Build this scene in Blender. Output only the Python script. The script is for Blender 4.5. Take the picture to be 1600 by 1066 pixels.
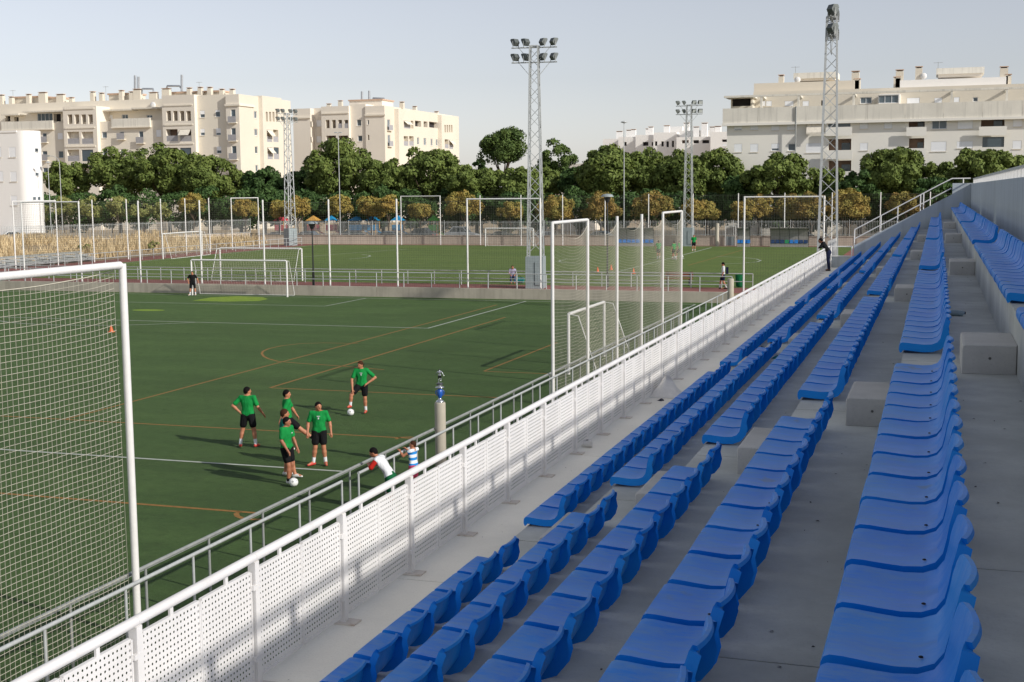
import bpy, math, random
import numpy as np
from mathutils import Matrix, Vector
R_ = math.radians
scene = bpy.context.scene
for o in list(bpy.data.objects):
    bpy.data.objects.remove(o)
COL = scene.collection

# ---------------------------------------------------------------- camera
H = 7.0
FPX = 2023.917
PITCH, ROLL, YAW = -0.11498, -0.0088767, 0.316944
MC = (Matrix.Rotation(YAW, 3, 'Z') @ Matrix.Rotation(math.pi / 2 + PITCH, 3, 'X') @ Matrix.Rotation(ROLL, 3, 'Z'))
cam_data = bpy.data.cameras.new('camera')
cam = bpy.data.objects.new('camera', cam_data)
COL.objects.link(cam)
cam.matrix_world = Matrix.Translation((0, 0, H)) @ MC.to_4x4()
cam_data.sensor_width = 36.0
cam_data.lens = FPX / 1600 * 36
cam_data.clip_start = 0.05
cam_data.clip_end = 4000
scene.camera = cam

# ---------------------------------------------------------------- sky, sun, exposure
SUN_EL, SUN_AZ = R_(28.6), R_(108.5)          # azimuth clockwise from +Y, towards the sun
world = bpy.data.worlds.new('World')
scene.world = world
world.use_nodes = True
wn = world.node_tree
sky = wn.nodes.new('ShaderNodeTexSky')
sky.sky_type = 'NISHITA'
sky.sun_disc = False
sky.sun_elevation = SUN_EL
sky.sun_rotation = SUN_AZ
sky.altitude = 0
sky.air_density = 1.0
sky.dust_density = 0.6
sky.ozone_density = 1.0
bgn = wn.nodes['Background']
bgn.inputs['Strength'].default_value = 0.090
hz = wn.nodes.new('ShaderNodeHueSaturation')          # hazy, nearly colourless summer sky
hz.inputs['Saturation'].default_value = 0.38
tint = wn.nodes.new('ShaderNodeMix'); tint.data_type = 'RGBA'; tint.blend_type = 'MULTIPLY'
tint.inputs['Factor'].default_value = 1.0; tint.inputs[7].default_value = (1.0, 0.985, 1.04, 1)
wn.links.new(sky.outputs['Color'], hz.inputs['Color'])
wn.links.new(hz.outputs['Color'], tint.inputs[6])
wn.links.new(tint.outputs[2], bgn.inputs['Color'])
sd = bpy.data.lights.new('sun', 'SUN')
sd.energy = 3.0
sd.angle = R_(1.0)
sd.color = (1.0, 0.96, 0.89)
sun = bpy.data.objects.new('sun', sd)
COL.objects.link(sun)
to_sun = Vector((math.sin(SUN_AZ) * math.cos(SUN_EL), math.cos(SUN_AZ) * math.cos(SUN_EL), math.sin(SUN_EL)))
sun.rotation_euler = to_sun.to_track_quat('Z', 'Y').to_euler()
sun.location = (60, -30, 60)
scene.view_settings.view_transform = 'Standard'
scene.view_settings.look = 'None'
scene.view_settings.gamma = 1
scene.view_settings.use_curve_mapping = False
scene.view_settings.exposure = 0.38
scene.render.engine = 'CYCLES'

# ---------------------------------------------------------------- photo pixel -> place
def ray(x, y):
    return MC @ Vector(((x - 800) / FPX, -(y - 533) / FPX, -1.0))
def onz(x, y, z=0.0):
    d = ray(x, y); t = (z - H) / d.z
    return Vector((d.x * t, d.y * t, z))
def onx(x, y, X):
    d = ray(x, y); t = X / d.x
    return Vector((X, d.y * t, H + d.z * t))
def ony(x, y, Y):
    d = ray(x, y); t = Y / d.y
    return Vector((d.x * t, Y, H + d.z * t))

# ---------------------------------------------------------------- objects
class MB:
    def __init__(s):
        s.v = []; s.f = []
    def quad(s, a, b, c, d):
        n = len(s.v); s.v += [tuple(a), tuple(b), tuple(c), tuple(d)]; s.f.append((n, n + 1, n + 2, n + 3)); return s
    def box(s, x0, x1, y0, y1, z0, z1):
        n = len(s.v)
        s.v += [(x0, y0, z0), (x1, y0, z0), (x1, y1, z0), (x0, y1, z0), (x0, y0, z1), (x1, y0, z1), (x1, y1, z1), (x0, y1, z1)]
        s.f += [tuple(n + i for i in q) for q in ((0, 3, 2, 1), (4, 5, 6, 7), (0, 1, 5, 4), (1, 2, 6, 5), (2, 3, 7, 6), (3, 0, 4, 7))]
        return s
    def cbox(s, c, size, rz=0.0):
        n = len(s.v); cz, sz = math.cos(rz), math.sin(rz)
        for z in (-.5, .5):
            for (x, y) in ((-.5, -.5), (.5, -.5), (.5, .5), (-.5, .5)):
                X, Y = x * size[0], y * size[1]
                s.v.append((c[0] + X * cz - Y * sz, c[1] + X * sz + Y * cz, c[2] + z * size[2]))
        s.f += [tuple(n + i for i in q) for q in ((0, 3, 2, 1), (4, 5, 6, 7), (0, 1, 5, 4), (1, 2, 6, 5), (2, 3, 7, 6), (3, 0, 4, 7))]
        return s
    def tube(s, pts, r, n=8, cap=True, r2=None):
        pts = [Vector(p) for p in pts]; m = len(pts); base = len(s.v)
        rs = [r] * m if r2 is None else [r + (r2 - r) * i / (m - 1) for i in range(m)]
        up = None
        for i, p in enumerate(pts):
            d = (pts[min(i + 1, m - 1)] - pts[max(i - 1, 0)])
            d = d.normalized() if d.length > 1e-9 else Vector((0, 0, 1))
            if up is None:
                up = Vector((0, 0, 1)) if abs(d.z) < .9 else Vector((1, 0, 0))
            a = d.cross(up).normalized(); b = d.cross(a).normalized()
            up = -b if abs(b.dot(d)) < .5 else up
            for k in range(n):
                t = 2 * math.pi * k / n
                q = p + (a * math.cos(t) + b * math.sin(t)) * rs[i]
                s.v.append(tuple(q))
        for i in range(m - 1):
            for k in range(n):
                k2 = (k + 1) % n
                s.f.append((base + i * n + k, base + i * n + k2, base + (i + 1) * n + k2, base + (i + 1) * n + k))
        if cap:
            e = len(s.v); s.v += s.v[base:base + n] + s.v[base + (m - 1) * n:base + m * n]     # own vertices keep the ends crisp
            s.f.append(tuple(e + k for k in range(n))); s.f.append(tuple(e + n + k for k in reversed(range(n))))
        return s
    def beam(s, a, b, w, h=None):
        """rectangular bar from a to b, w across, h in height"""
        h = h or w
        a = Vector(a); b = Vector(b); d = (b - a).normalized()
        up = Vector((0, 0, 1)) if abs(d.z) < .95 else Vector((0, 1, 0))
        x = d.cross(up).normalized(); y = x.cross(d).normalized()
        n = len(s.v)
        for p in (a, b):
            for (i, j) in ((-.5, -.5), (.5, -.5), (.5, .5), (-.5, .5)):
                s.v.append(tuple(p + x * (w * i) + y * (h * j)))
        s.f += [tuple(n + i for i in q) for q in ((0, 1, 2, 3), (7, 6, 5, 4), (0, 4, 5, 1), (1, 5, 6, 2), (2, 6, 7, 3), (3, 7, 4, 0))]
        return s
    def prism(s, prof, p0, ax, bx, ln):
        """profile [(a,b)] in the plane of ax,bx at p0, pushed along ln"""
        p0, ax, bx, ln = Vector(p0), Vector(ax), Vector(bx), Vector(ln)
        n = len(s.v); m = len(prof)
        for k in (0, 1):
            for (a, b) in prof:
                s.v.append(tuple(p0 + ax * a + bx * b + ln * k))
        s.f.append(tuple(n + i for i in range(m))); s.f.append(tuple(n + m + i for i in reversed(range(m))))
        for i in range(m):
            j = (i + 1) % m
            s.f.append((n + i, n + m + i, n + m + j, n + j))
        return s
    def lathe(s, prof, c, n=16):
        b = len(s.v); m = len(prof)
        for (r, z) in prof:
            for k in range(n):
                t = 2 * math.pi * k / n
                s.v.append((c[0] + r * math.cos(t), c[1] + r * math.sin(t), c[2] + z))
        for i in range(m - 1):
            for k in range(n):
                k2 = (k + 1) % n
                s.f.append((b + i * n + k, b + i * n + k2, b + (i + 1) * n + k2, b + (i + 1) * n + k))
        e = len(s.v); s.v += s.v[b:b + n] + s.v[b + (m - 1) * n:b + m * n]
        s.f.append(tuple(e + k for k in reversed(range(n)))); s.f.append(tuple(e + n + k for k in range(n)))
        return s
    def sphere(s, c, r, n=10, m=7):
        if not hasattr(r, '__len__'): r = (r, r, r)
        b = len(s.v)
        for i in range(1, m):
            t = math.pi * i / m
            for k in range(n):
                p = 2 * math.pi * k / n
                s.v.append((c[0] + r[0] * math.sin(t) * math.cos(p), c[1] + r[1] * math.sin(t) * math.sin(p), c[2] + r[2] * math.cos(t)))
        top = len(s.v); s.v += [(c[0], c[1], c[2] + r[2]), (c[0], c[1], c[2] - r[2])]
        for i in range(m - 2):
            for k in range(n):
                k2 = (k + 1) % n
                s.f.append((b + i * n + k, b + (i + 1) * n + k, b + (i + 1) * n + k2, b + i * n + k2))
        for k in range(n):
            k2 = (k + 1) % n
            s.f.append((top, b + k, b + k2)); s.f.append((top + 1, b + (m - 2) * n + k2, b + (m - 2) * n + k))
        return s
    def mesh(s, name, mat=None, smooth=False):
        me = bpy.data.meshes.new(name)
        me.from_pydata(s.v, [], s.f)
        if mat: me.materials.append(mat)
        if smooth: me.polygons.foreach_set('use_smooth', [True] * len(me.polygons))
        me.update()
        return me
    def build(s, name, mat, parent=None, smooth=False):
        return link(name, s.mesh(name, mat, smooth), parent)

def link(name, me, parent=None, loc=None, rz=None):
    o = bpy.data.objects.new(name, me)
    COL.objects.link(o)
    if parent is not None:
        o.parent = parent
        if parent.get('_w'):                     # the part was modelled at its place in the world
            o.matrix_parent_inverse = Matrix.Translation(-Vector(parent.location))
    if loc is not None: o.location = loc
    if rz is not None: o.rotation_euler = (0, 0, rz)
    return o

def tag(o, label, cat, group=None):
    o['label'] = label; o['category'] = cat
    if group: o['group'] = group
    return o

def thing(name, label, cat, loc=(0, 0, 0), rz=0.0, group=None, world=False):
    o = bpy.data.objects.new(name, None)
    COL.objects.link(o)
    o.empty_display_size = .3
    o.location = loc; o.rotation_euler = (0, 0, rz)
    if world: o['_w'] = 1
    return tag(o, label, cat, group)

def structure(o, stuff=False):
    o['kind'] = 'stuff' if stuff else 'structure'
    return o

def copy_tree(o, parent=None):
    c = o.copy(); COL.objects.link(c)
    if parent is not None: c.parent = parent
    for ch in list(o.children): copy_tree(ch, c)
    return c

def np_mesh(name, V, Q, mat, smooth=False):
    V = np.asarray(V, np.float32); Q = np.asarray(Q, np.int32)
    me = bpy.data.meshes.new(name)
    me.vertices.add(len(V)); me.vertices.foreach_set('co', V.ravel())
    k = Q.shape[1]
    me.loops.add(Q.size); me.loops.foreach_set('vertex_index', Q.ravel())
    me.polygons.add(len(Q)); me.polygons.foreach_set('loop_start', np.arange(0, Q.size, k, dtype=np.int32))
    if smooth: me.polygons.foreach_set('use_smooth', np.ones(len(Q), bool))
    me.update(calc_edges=True)
    me.validate()
    if mat: me.materials.append(mat)
    return me

# ---------------------------------------------------------------- materials
def lin(c):
    """sRGB 0-255 -> linear"""
    return tuple(((v / 255) / 12.92 if v / 255 <= .04045 else ((v / 255 + .055) / 1.055) ** 2.4) for v in c)

class Mat:
    def __init__(s, name, col, rough=.6, metal=0.0, spec=.5):
        s.m = bpy.data.materials.new(name); s.m.use_nodes = True
        s.nt = s.m.node_tree; s.N = s.nt.nodes; s.L = s.nt.links
        s.b = s.N['Principled BSDF']
        s.b.inputs['Roughness'].default_value = rough
        s.b.inputs['Metallic'].default_value = metal
        s.b.inputs['Specular IOR Level'].default_value = spec
        s.b.inputs['Base Color'].default_value = (*col, 1)
        s.col = None; s.base = col
    def coord(s, kind='world'):
        if kind == 'world':
            return s.N.new('ShaderNodeNewGeometry').outputs['Position']
        return s.N.new('ShaderNodeTexCoord').outputs['Object']
    def noise(s, scale, detail=4, rough=.6, kind='world', stretch=None, lo=.35, hi=.65):
        t = s.N.new('ShaderNodeTexNoise'); t.inputs['Scale'].default_value = scale
        t.inputs['Detail'].default_value = detail; t.inputs['Roughness'].default_value = rough
        c = s.coord(kind)
        if stretch:
            mp = s.N.new('ShaderNodeMapping'); mp.inputs['Scale'].default_value = stretch
            s.L.new(c, mp.inputs['Vector']); c = mp.outputs['Vector']
        s.L.new(c, t.inputs['Vector'])
        r = s.N.new('ShaderNodeMapRange'); r.inputs['From Min'].default_value = lo; r.inputs['From Max'].default_value = hi
        s.L.new(t.outputs['Fac'], r.inputs['Value'])
        return r.outputs['Result']
    def cur(s):
        if s.col is None:
            rgb = s.N.new('ShaderNodeRGB'); rgb.outputs[0].default_value = (*s.base, 1); s.col = rgb.outputs[0]
        return s.col
    def mix(s, fac, col, mode='MIX', amount=1.0):
        """blend col over the current colour where fac is high"""
        m = s.N.new('ShaderNodeMix'); m.data_type = 'RGBA'; m.blend_type = mode
        c = s.cur()
        if amount != 1.0:
            k = s.N.new('ShaderNodeMath'); k.operation = 'MULTIPLY'; k.inputs[1].default_value = amount
            s.L.new(fac, k.inputs[0]); fac = k.outputs[0]
        s.L.new(fac, m.inputs['Factor']); s.L.new(c, m.inputs[6])
        if isinstance(col, tuple): m.inputs[7].default_value = (*col, 1)
        else: s.L.new(col, m.inputs[7])
        s.col = m.outputs[2]
        s.L.new(s.col, s.b.inputs['Base Color'])
        return s
    def island(s):
        return s.N.new('ShaderNodeNewGeometry').outputs['Random Per Island']
    def objrand(s):
        return s.N.new('ShaderNodeObjectInfo').outputs['Random']
    def bump(s, h, strength=.3, dist=.02):
        b = s.N.new('ShaderNodeBump'); b.inputs['Strength'].default_value = strength; b.inputs['Distance'].default_value = dist
        s.L.new(h, b.inputs['Height']); s.L.new(b.outputs['Normal'], s.b.inputs['Normal'])
        return s
    def rough(s, fac, lo, hi):
        r = s.N.new('ShaderNodeMapRange'); r.inputs['To Min'].default_value = lo; r.inputs['To Max'].default_value = hi
        s.L.new(fac, r.inputs['Value']); s.L.new(r.outputs['Result'], s.b.inputs['Roughness'])
        return s

def plain(name, rgb, rough=.6, metal=0.0, var=.12, scale=3.0, spec=.5):
    """a paint or plastic with a little mottling"""
    c = lin(rgb)
    m = Mat(name, c, rough, metal, spec)
    m.mix(m.noise(scale, 5, kind='object'), tuple(v * (1 - var * 2) for v in c), amount=.7)
    return m.m

def concrete(name, rgb, dark=.72, scale=.6, bump=.25, streak=False):
    c = lin(rgb)
    m = Mat(name, c, .9, 0, .25)
    m.mix(m.noise(scale, 8, .65), tuple(v * dark for v in c))
    m.mix(m.noise(scale * 7, 5, .7, lo=.5, hi=.75), tuple(v * (dark + .05) for v in c), amount=.6)
    m.mix(m.noise(60, 2, lo=.55, hi=.8), tuple(v * .6 for v in c), amount=.35)
    if streak:
        m.mix(m.noise(2.2, 4, stretch=(1, 1, .06), lo=.5, hi=.72), tuple(v * .55 for v in c), amount=.55)
    m.bump(m.noise(40, 4), bump, .004)
    return m.m
# ---------------------------------------------------------------- the materials used
M = {}
def turf(name, a, b, pale):
    m = Mat(name, lin(a), .85, 0, .2)
    m.mix(m.noise(.11, 5, .6, lo=.38, hi=.62), lin(b))
    m.mix(m.noise(.06, 6, .65, stretch=(.5, 1.6, 1), lo=.46, hi=.6), tuple(v * .72 for v in lin(b)), amount=.7)
    m.mix(m.noise(.5, 6, .7, stretch=(.35, 1, 1), lo=.45, hi=.7), lin(pale), amount=.8)
    m.mix(m.noise(2.4, 6, .78, lo=.45, hi=.68), tuple(v * .55 for v in lin(b)), amount=.75)
    m.mix(m.noise(14, 3, .7, lo=.42, hi=.7), tuple(v * .55 for v in lin(b)), amount=.55)
    m.mix(m.noise(45, 2, .6, lo=.55, hi=.8), lin(pale), amount=.35)
    m.bump(m.noise(55, 3), .6, .02)
    m.b.inputs['Sheen Weight'].default_value = .1; m.b.inputs['Sheen Roughness'].default_value = .45; m.b.inputs['Sheen Tint'].default_value = (.65, .9, .3, 1)   # fibres catch light at a low angle
    return m.m
M['turf'] = turf('turf', (56, 83, 42), (46, 73, 37), (72, 98, 52))
M['turf_far'] = turf('turf_far', (88, 106, 48), (78, 98, 43), (104, 116, 60))
M['turf_patch'] = turf('turf_patch', (128, 152, 44), (112, 142, 40), (140, 160, 60))
M['sand'] = concrete('sandy_earth', (178, 158, 128), .75, .08)
M['earth'] = concrete('grey_earth', (150, 140, 122), .75, .1)
M['asphalt'] = concrete('asphalt', (105, 103, 100), .75, .4)
M['red_paving'] = concrete('red_paving', (146, 96, 88), .8, .5)
M['concrete'] = concrete('stand_concrete', (220, 221, 212), .7, .9)
M['walkway'] = concrete('walkway_concrete', (246, 242, 230), .87, .5)  # paler than the tread concrete
M['concrete_wall'] = concrete('wall_concrete', (190, 198, 202), .86, .35, streak=True)
M['concrete_block'] = concrete('block_concrete', (212, 209, 201), .8, 1.3)
M['wall_render'] = concrete('low_wall_concrete', (188, 180, 164), .8, .7, streak=True)
M['stone_band'] = concrete('far_wall_render', (205, 192, 176), .84, .5, streak=True)
M['white_paint'] = plain('white_painted_steel', (232, 230, 226), .38, 0, .05, 6)
m = Mat('white_fence_paint', lin((236, 233, 230)), .38)
m.mix(m.noise(5, 6, .7, lo=.62, hi=.8), lin((190, 170, 150)), amount=.5)
m.mix(m.noise(1.3, 4, .6, lo=.4, hi=.7), lin((214, 211, 208)), amount=.6)
M['fence_paint'] = m.m
m = Mat('rusty_foot', lin((214, 206, 196)), .7)
m.mix(m.noise(16, 5, .7, lo=.5, hi=.75), lin((176, 140, 110)), amount=.8)
M['rusty_foot'] = m.m
M['galvanised'] = plain('galvanised_steel', (194, 197, 196), .45, .15, .12, 9)
M['galvanised_dark'] = plain('weathered_steel', (160, 163, 160), .5, .15, .15, 5)
M['grey_box'] = plain('grey_cabinet', (150, 160, 162), .55, 0, .1, 2)
M['dark_steel'] = plain('dark_painted_steel', (50, 54, 56), .5, .1, .15, 4)
M['lamp_body'] = plain('lamp_housing', (98, 104, 102), .5, .2, .2, 5)
M['lamp_glass'] = plain('lamp_glass', (205, 210, 208), .12, 0, .1, 5)
M['net'] = plain('net_cord', (206, 200, 182), .9, 0, .12, 3)
M['net_dark'] = plain('dark_net_cord', (96, 98, 84), .9, 0, .15, 3)
M['white_line'] = plain('white_line_fibre', (184, 190, 178), .85, 0, .15, 8)
M['orange_line'] = plain('orange_line_fibre', (150, 108, 48), .85, 0, .2, 8)
# seat plastic: worn, dusty where people sit
c = lin((18, 136, 236))
m = Mat('blue_seat_plastic', c, .4, 0, .22)
m.mix(m.objrand(), lin((40, 152, 236)), amount=.75)
m.mix(m.noise(2.2, 4, kind='world', lo=.4, hi=.65), lin((10, 114, 220)), amount=.5)
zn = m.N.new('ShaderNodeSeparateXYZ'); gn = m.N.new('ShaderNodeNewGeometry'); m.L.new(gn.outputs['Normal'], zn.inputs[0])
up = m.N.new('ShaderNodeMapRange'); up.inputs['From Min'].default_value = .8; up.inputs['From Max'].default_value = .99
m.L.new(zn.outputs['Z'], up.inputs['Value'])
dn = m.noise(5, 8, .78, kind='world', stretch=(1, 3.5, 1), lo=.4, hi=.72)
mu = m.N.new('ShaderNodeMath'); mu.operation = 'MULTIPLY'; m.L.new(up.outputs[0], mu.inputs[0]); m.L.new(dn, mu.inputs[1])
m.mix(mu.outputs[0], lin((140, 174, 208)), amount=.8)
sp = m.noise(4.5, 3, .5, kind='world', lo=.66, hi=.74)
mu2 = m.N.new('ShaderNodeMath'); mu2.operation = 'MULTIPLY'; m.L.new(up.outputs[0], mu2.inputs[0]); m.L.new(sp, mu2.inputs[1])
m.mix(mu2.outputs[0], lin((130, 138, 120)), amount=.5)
m.rough(dn, .36, .62)
M['seat'] = m.m
M['screw'] = plain('dark_screw', (30, 32, 38), .5, .5)
M['skin'] = plain('skin_tanned', (186, 124, 92), .55, 0, .06, 8)
M['skin_dark'] = plain('skin_olive', (164, 106, 78), .55, 0, .06, 8)
def cloth(name, rgb, var=.12):
    c = lin(rgb); m = Mat(name, c, .85, 0, .2)
    m.mix(m.noise(7, 3, .5, kind='object', stretch=(1.4, 1, .6)), tuple(v * (1 - 2 * var) for v in c), amount=.8)
    m.bump(m.noise(7, 2, .5, kind='object', stretch=(1.4, 1, .45)), .45, .04)
    return m.m
M['green_shirt'] = cloth('green_cotton', (22, 140, 66))
M['teal_shirt'] = cloth('teal_cotton', (20, 118, 104))
M['black_cloth'] = cloth('black_cloth', (22, 22, 24))
M['white_cloth'] = cloth('white_cloth', (226, 228, 230), .05)
M['red_cloth'] = cloth('red_cloth', (200, 44, 34))
M['dark_green_cloth'] = cloth('dark_green_cloth', (18, 96, 56))
M['pink_cloth'] = cloth('pink_cloth', (200, 70, 104))
M['navy_cloth'] = cloth('navy_cloth', (32, 38, 66))
M['lilac_cloth'] = cloth('lilac_cloth', (168, 160, 190))
M['denim'] = cloth('denim', (70, 84, 116))
M['shoe_red'] = plain('red_boot', (206, 70, 60), .5)
M['shoe_white'] = plain('white_boot', (226, 224, 220), .5)
M['shoe_black'] = plain('black_boot', (26, 24, 26), .5)
M['hair_black'] = plain('black_hair', (20, 16, 16), .8, spec=.15)
M['hair_brown'] = plain('brown_hair', (66, 40, 26), .8, spec=.15)
M['eye'] = plain('eye_dark', (24, 18, 16), .3)
M['lip'] = plain('lip', (140, 70, 62), .5)
# stripes of the kid's vest: bands along the object's height
m = Mat('striped_vest', lin((232, 236, 240)), .85, 0, .2)
wv = m.N.new('ShaderNodeTexWave'); wv.wave_type = 'BANDS'; wv.bands_direction = 'Z'; wv.inputs['Scale'].default_value = 2.3
wv.inputs['Distortion'].default_value = .3; wv.inputs['Phase Offset'].default_value = 1.2
m.L.new(m.coord('object'), wv.inputs['Vector'])
st = m.N.new('ShaderNodeMath'); st.operation = 'GREATER_THAN'; st.inputs[1].default_value = .55; m.L.new(wv.outputs['Fac'], st.inputs[0])
m.mix(st.outputs[0], lin((40, 138, 214)))
M['striped'] = m.m
# football: white with dark patches
m = Mat('football_leather', lin((236, 236, 232)), .4)
vo = m.N.new('ShaderNodeTexVoronoi'); vo.inputs['Scale'].default_value = 9; m.L.new(m.coord('object'), vo.inputs['Vector'])
lt = m.N.new('ShaderNodeMath'); lt.operation = 'LESS_THAN'; lt.inputs[1].default_value = .26; m.L.new(vo.outputs['Distance'], lt.inputs[0])
m.mix(lt.outputs[0], lin((60, 62, 70)), amount=.6)
M['ball'] = m.m
M['cone'] = plain('orange_cone', (232, 104, 40), .5)
M['facade_beige_shade_lift'] = concrete('beige_render_shade_lift', (238, 229, 212), .94, .12, .1, streak=False)  # one wall paint, kept lighter to brighten fronts the sun only grazes
M['facade_stain'] = concrete('stained_parapet', (236, 231, 218), .86, .25, .1, streak=True)
M['facade_cream_sun_dim'] = concrete('cream_render_sun_dim', (222, 213, 196), .94, .12, .1)  # same paint toned down to dim sun-facing sides; also chimneys and attics
M['facade_pink'] = concrete('rosy_render', (236, 227, 212), .94, .12, .1)
M['facade_white'] = concrete('white_render', (246, 243, 238), .97, .12, .1)
M['facade_grey'] = concrete('grey_render', (242, 238, 228), .94, .15, .1)
M['brick_inner'] = concrete('loggia_wall', (132, 110, 96), .85, .4, .1)
M['window_frame'] = plain('white_window_frame', (226, 228, 230), .5)
M['shutter'] = plain('white_roller_shutter', (246, 247, 248), .5, 0, .02)
m = Mat('window_glass', lin((62, 76, 84)), .08, 0, .6); m.mix(m.objrand(), lin((120, 134, 142)), amount=.5); M['pane'] = m.m
M['old_hole'] = plain('dull_hole', (112, 110, 105), .95)
M['dark_inside'] = plain('dark_interior', (52, 48, 48), .9)
M['balustrade'] = plain('grey_balustrade', (172, 170, 172), .6)
M['awning'] = plain('pale_awning', (232, 224, 208), .8)
M['roof_tile'] = concrete('terracotta_coping', (206, 176, 152), .85, .5)
M['metal_pipe'] = plain('vent_pipe', (186, 190, 194), .35, .6)
def leaf(name, a, b, c):
    m = Mat(name, lin(a), .7, 0, .25)
    m.mix(m.island(), lin(b))
    m.mix(m.noise(.55, 3, .5, lo=.4, hi=.62), lin(c), amount=.6)
    t = m.b.inputs
    return m.m
M['leaf_green'] = leaf('green_leaves', (96, 112, 52), (114, 126, 62), (80, 97, 45))
M['leaf_deep'] = leaf('deep_green_leaves', (62, 88, 44), (76, 100, 50), (54, 78, 40))
M['leaf_pine'] = leaf('pine_needles', (76, 96, 44), (94, 110, 52), (60, 82, 40))
M['leaf_gold'] = leaf('golden_leaves', (158, 142, 72), (140, 134, 70), (164, 130, 66))
M['leaf_rust'] = leaf('rusty_leaves', (146, 130, 68), (126, 122, 64), (154, 118, 64))
M['leaf_shrub'] = leaf('shrub_leaves', (136, 142, 80), (158, 154, 96), (112, 124, 66))
M['bark'] = concrete('bark', (92, 78, 64), .6, 3)
m = Mat('dry_grass_straw', lin((222, 202, 162)), .9, 0, .15); m.mix(m.island(), lin((202, 176, 134))); m.mix(m.noise(.3, 4), lin((230, 212, 174)), amount=.5); M['straw'] = m.m
M['car_silver'] = plain('silver_car_paint', (176, 180, 184), .3, .3, .03)
M['car_dark'] = plain('dark_car_paint', (66, 74, 80), .28, .2, .03)
M['car_blue'] = plain('blue_grey_car_paint', (96, 110, 126), .28, .2, .03)
M['car_white'] = plain('white_car_paint', (222, 222, 220), .3, 0, .03)
M['car_glass'] = plain('car_glass', (46, 54, 60), .08)
M['tyre'] = plain('tyre_rubber', (34, 34, 36), .8)
M['play_blue'] = plain('blue_play_panel', (40, 150, 204), .5)
M['play_red'] = plain('red_play_panel', (206, 74, 84), .5)
M['play_green'] = plain('green_play_panel', (96, 190, 70), .5)
M['play_yellow'] = plain('ochre_play_panel', (214, 164, 84), .5)
M['bag_plastic'] = plain('white_plastic_bag', (228, 226, 222), .35, 0, .08, 12)
M['bottle'] = plain('clear_bottle', (150, 170, 176), .1)
M['teal_plastic'] = plain('teal_plastic', (20, 140, 140), .5)
M['bench_blue'] = plain('blue_bench_seat', (44, 132, 206), .5)
M['bench_navy'] = plain('navy_bench_seat', (34, 66, 110), .5)
M['bench_green'] = plain('green_bench_seat', (40, 150, 100), .5)
M['shelter'] = plain('grey_shelter_panel', (150, 146, 140), .6)
M['brown_wood'] = plain('brown_wood', (136, 74, 56), .7)
M['trophy_blue'] = plain('blue_enamel', (44, 96, 186), .25)
M['trophy_silver'] = plain('silver_metal', (200, 202, 206), .22, .8)
M['trophy_dark'] = plain('dark_metal', (58, 60, 64), .3, .6)
M['paper'] = plain('paper', (226, 224, 220), .8)
M['orange_scrap'] = plain('orange_scrap', (206, 90, 40), .7)
M['litter_dark'] = plain('dark_litter', (60, 54, 50), .8)
# ================================================================ the setting: ground, pitches, paving
UP = 0.62                                   # level of the upper pitch
def sheet(name, x0, x1, y0, y1, z, mat, parent=None):
    m = MB(); m.quad((x0, y0, z), (x1, y0, z), (x1, y1, z), (x0, y1, z))
    return m.build(name, mat, parent)
g = MB()
g.quad((-900, -300, -.03), (900, -300, -.03), (900, 80.3, -.03), (-900, 80.3, -.03))
g.quad((-900, 80.3, UP - .02), (900, 80.3, UP - .02), (900, 2600, UP - .02), (-900, 2600, UP - .02))
g.quad((-900, 80.3, -.03), (900, 80.3, -.03), (900, 80.3, UP - .02), (-900, 80.3, UP - .02))
structure(g.build('ground', M['sand']))
pitch = structure(sheet('football_pitch', -100, -7.5, -20, 80.25, 0.0, M['turf']))
structure(sheet('path', -7.5, 10, -20, 80.25, 0.0, M['asphalt']))
structure(sheet('red_paving', -78, 8, 80.4, 148.3, UP, M['red_paving']))
pitch2 = structure(sheet('upper_pitch', -73.4, -8.5, 84.6, 146.6, UP + .006, M['turf_far']))
structure(sheet('street', -160, 60, 152.0, 160, UP + .006, M['asphalt']))

def strip(par, name, pts, z, w, mat):
    """a painted line through ground points"""
    pts = [Vector((p[0], p[1], z)) for p in pts]
    m = MB(); L = []
    for i, p in enumerate(pts):
        d = (pts[min(i + 1, len(pts) - 1)] - pts[max(i - 1, 0)]).normalized()
        n = Vector((-d.y, d.x, 0)) * (w / 2)
        L.append((p + n, p - n))
    for a, b in zip(L, L[1:]):
        m.quad(a[0], a[1], b[1], b[0])
    return m.build(name, mat, par)
Z1, Z2 = .004, .008
def wl(pts, w=.1): strip(pitch, 'white_line', pts, Z2, w, M['white_line'])
def ol(pts, w=.1): strip(pitch, 'orange_line', pts, Z1, w, M['orange_line'])
wl([(-14, -10), (-14, 78.9)])                              # touchline
wl([(-95, 78.9), (-14.06, 78.9)])                          # goal line
wl([(-64, 62.0), (-24.95, 62.0)], .11)                     # penalty area
wl([(-24.9, 61.95), (-24.9, 78.84)], .11)
wl([(-55, 72.75), (-36.1, 72.75)]); wl([(-36.1, 72.8), (-36.1, 78.84)])
wl([(-95, 29.22), (-14.06, 29.22)], .11)
arc = [(-45.5 + 9.15 * math.cos(t), 68 + 9.15 * math.sin(t)) for t in np.linspace(math.radians(-142), math.radians(-41), 24)]
wl(arc)
ol([(-25.9, 33.8), (-25.9, 76.0)]); ol([(-22.85, 41.43), (-22.85, 68.5)], .11)
ol([(-22.8, 41.43), (-14.0, 41.43)]); ol([(-70, 33.8), (-14.05, 33.8)]); ol([(-70, 24.8), (-14.0, 24.8)], .12)
ol([(-16.75, 47.5), (-16.65, 57.5)]); ol([(-16.7, 47.45), (-14.05, 47.45)])
ol([onz(*p) for p in ((560, 537), (505, 536), (470, 537), (440, 540.5), (420, 545), (411, 549), (409, 552.5), (412, 557), (420, 561), (435, 565), (470, 568), (530, 572), (600, 578))])
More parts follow.
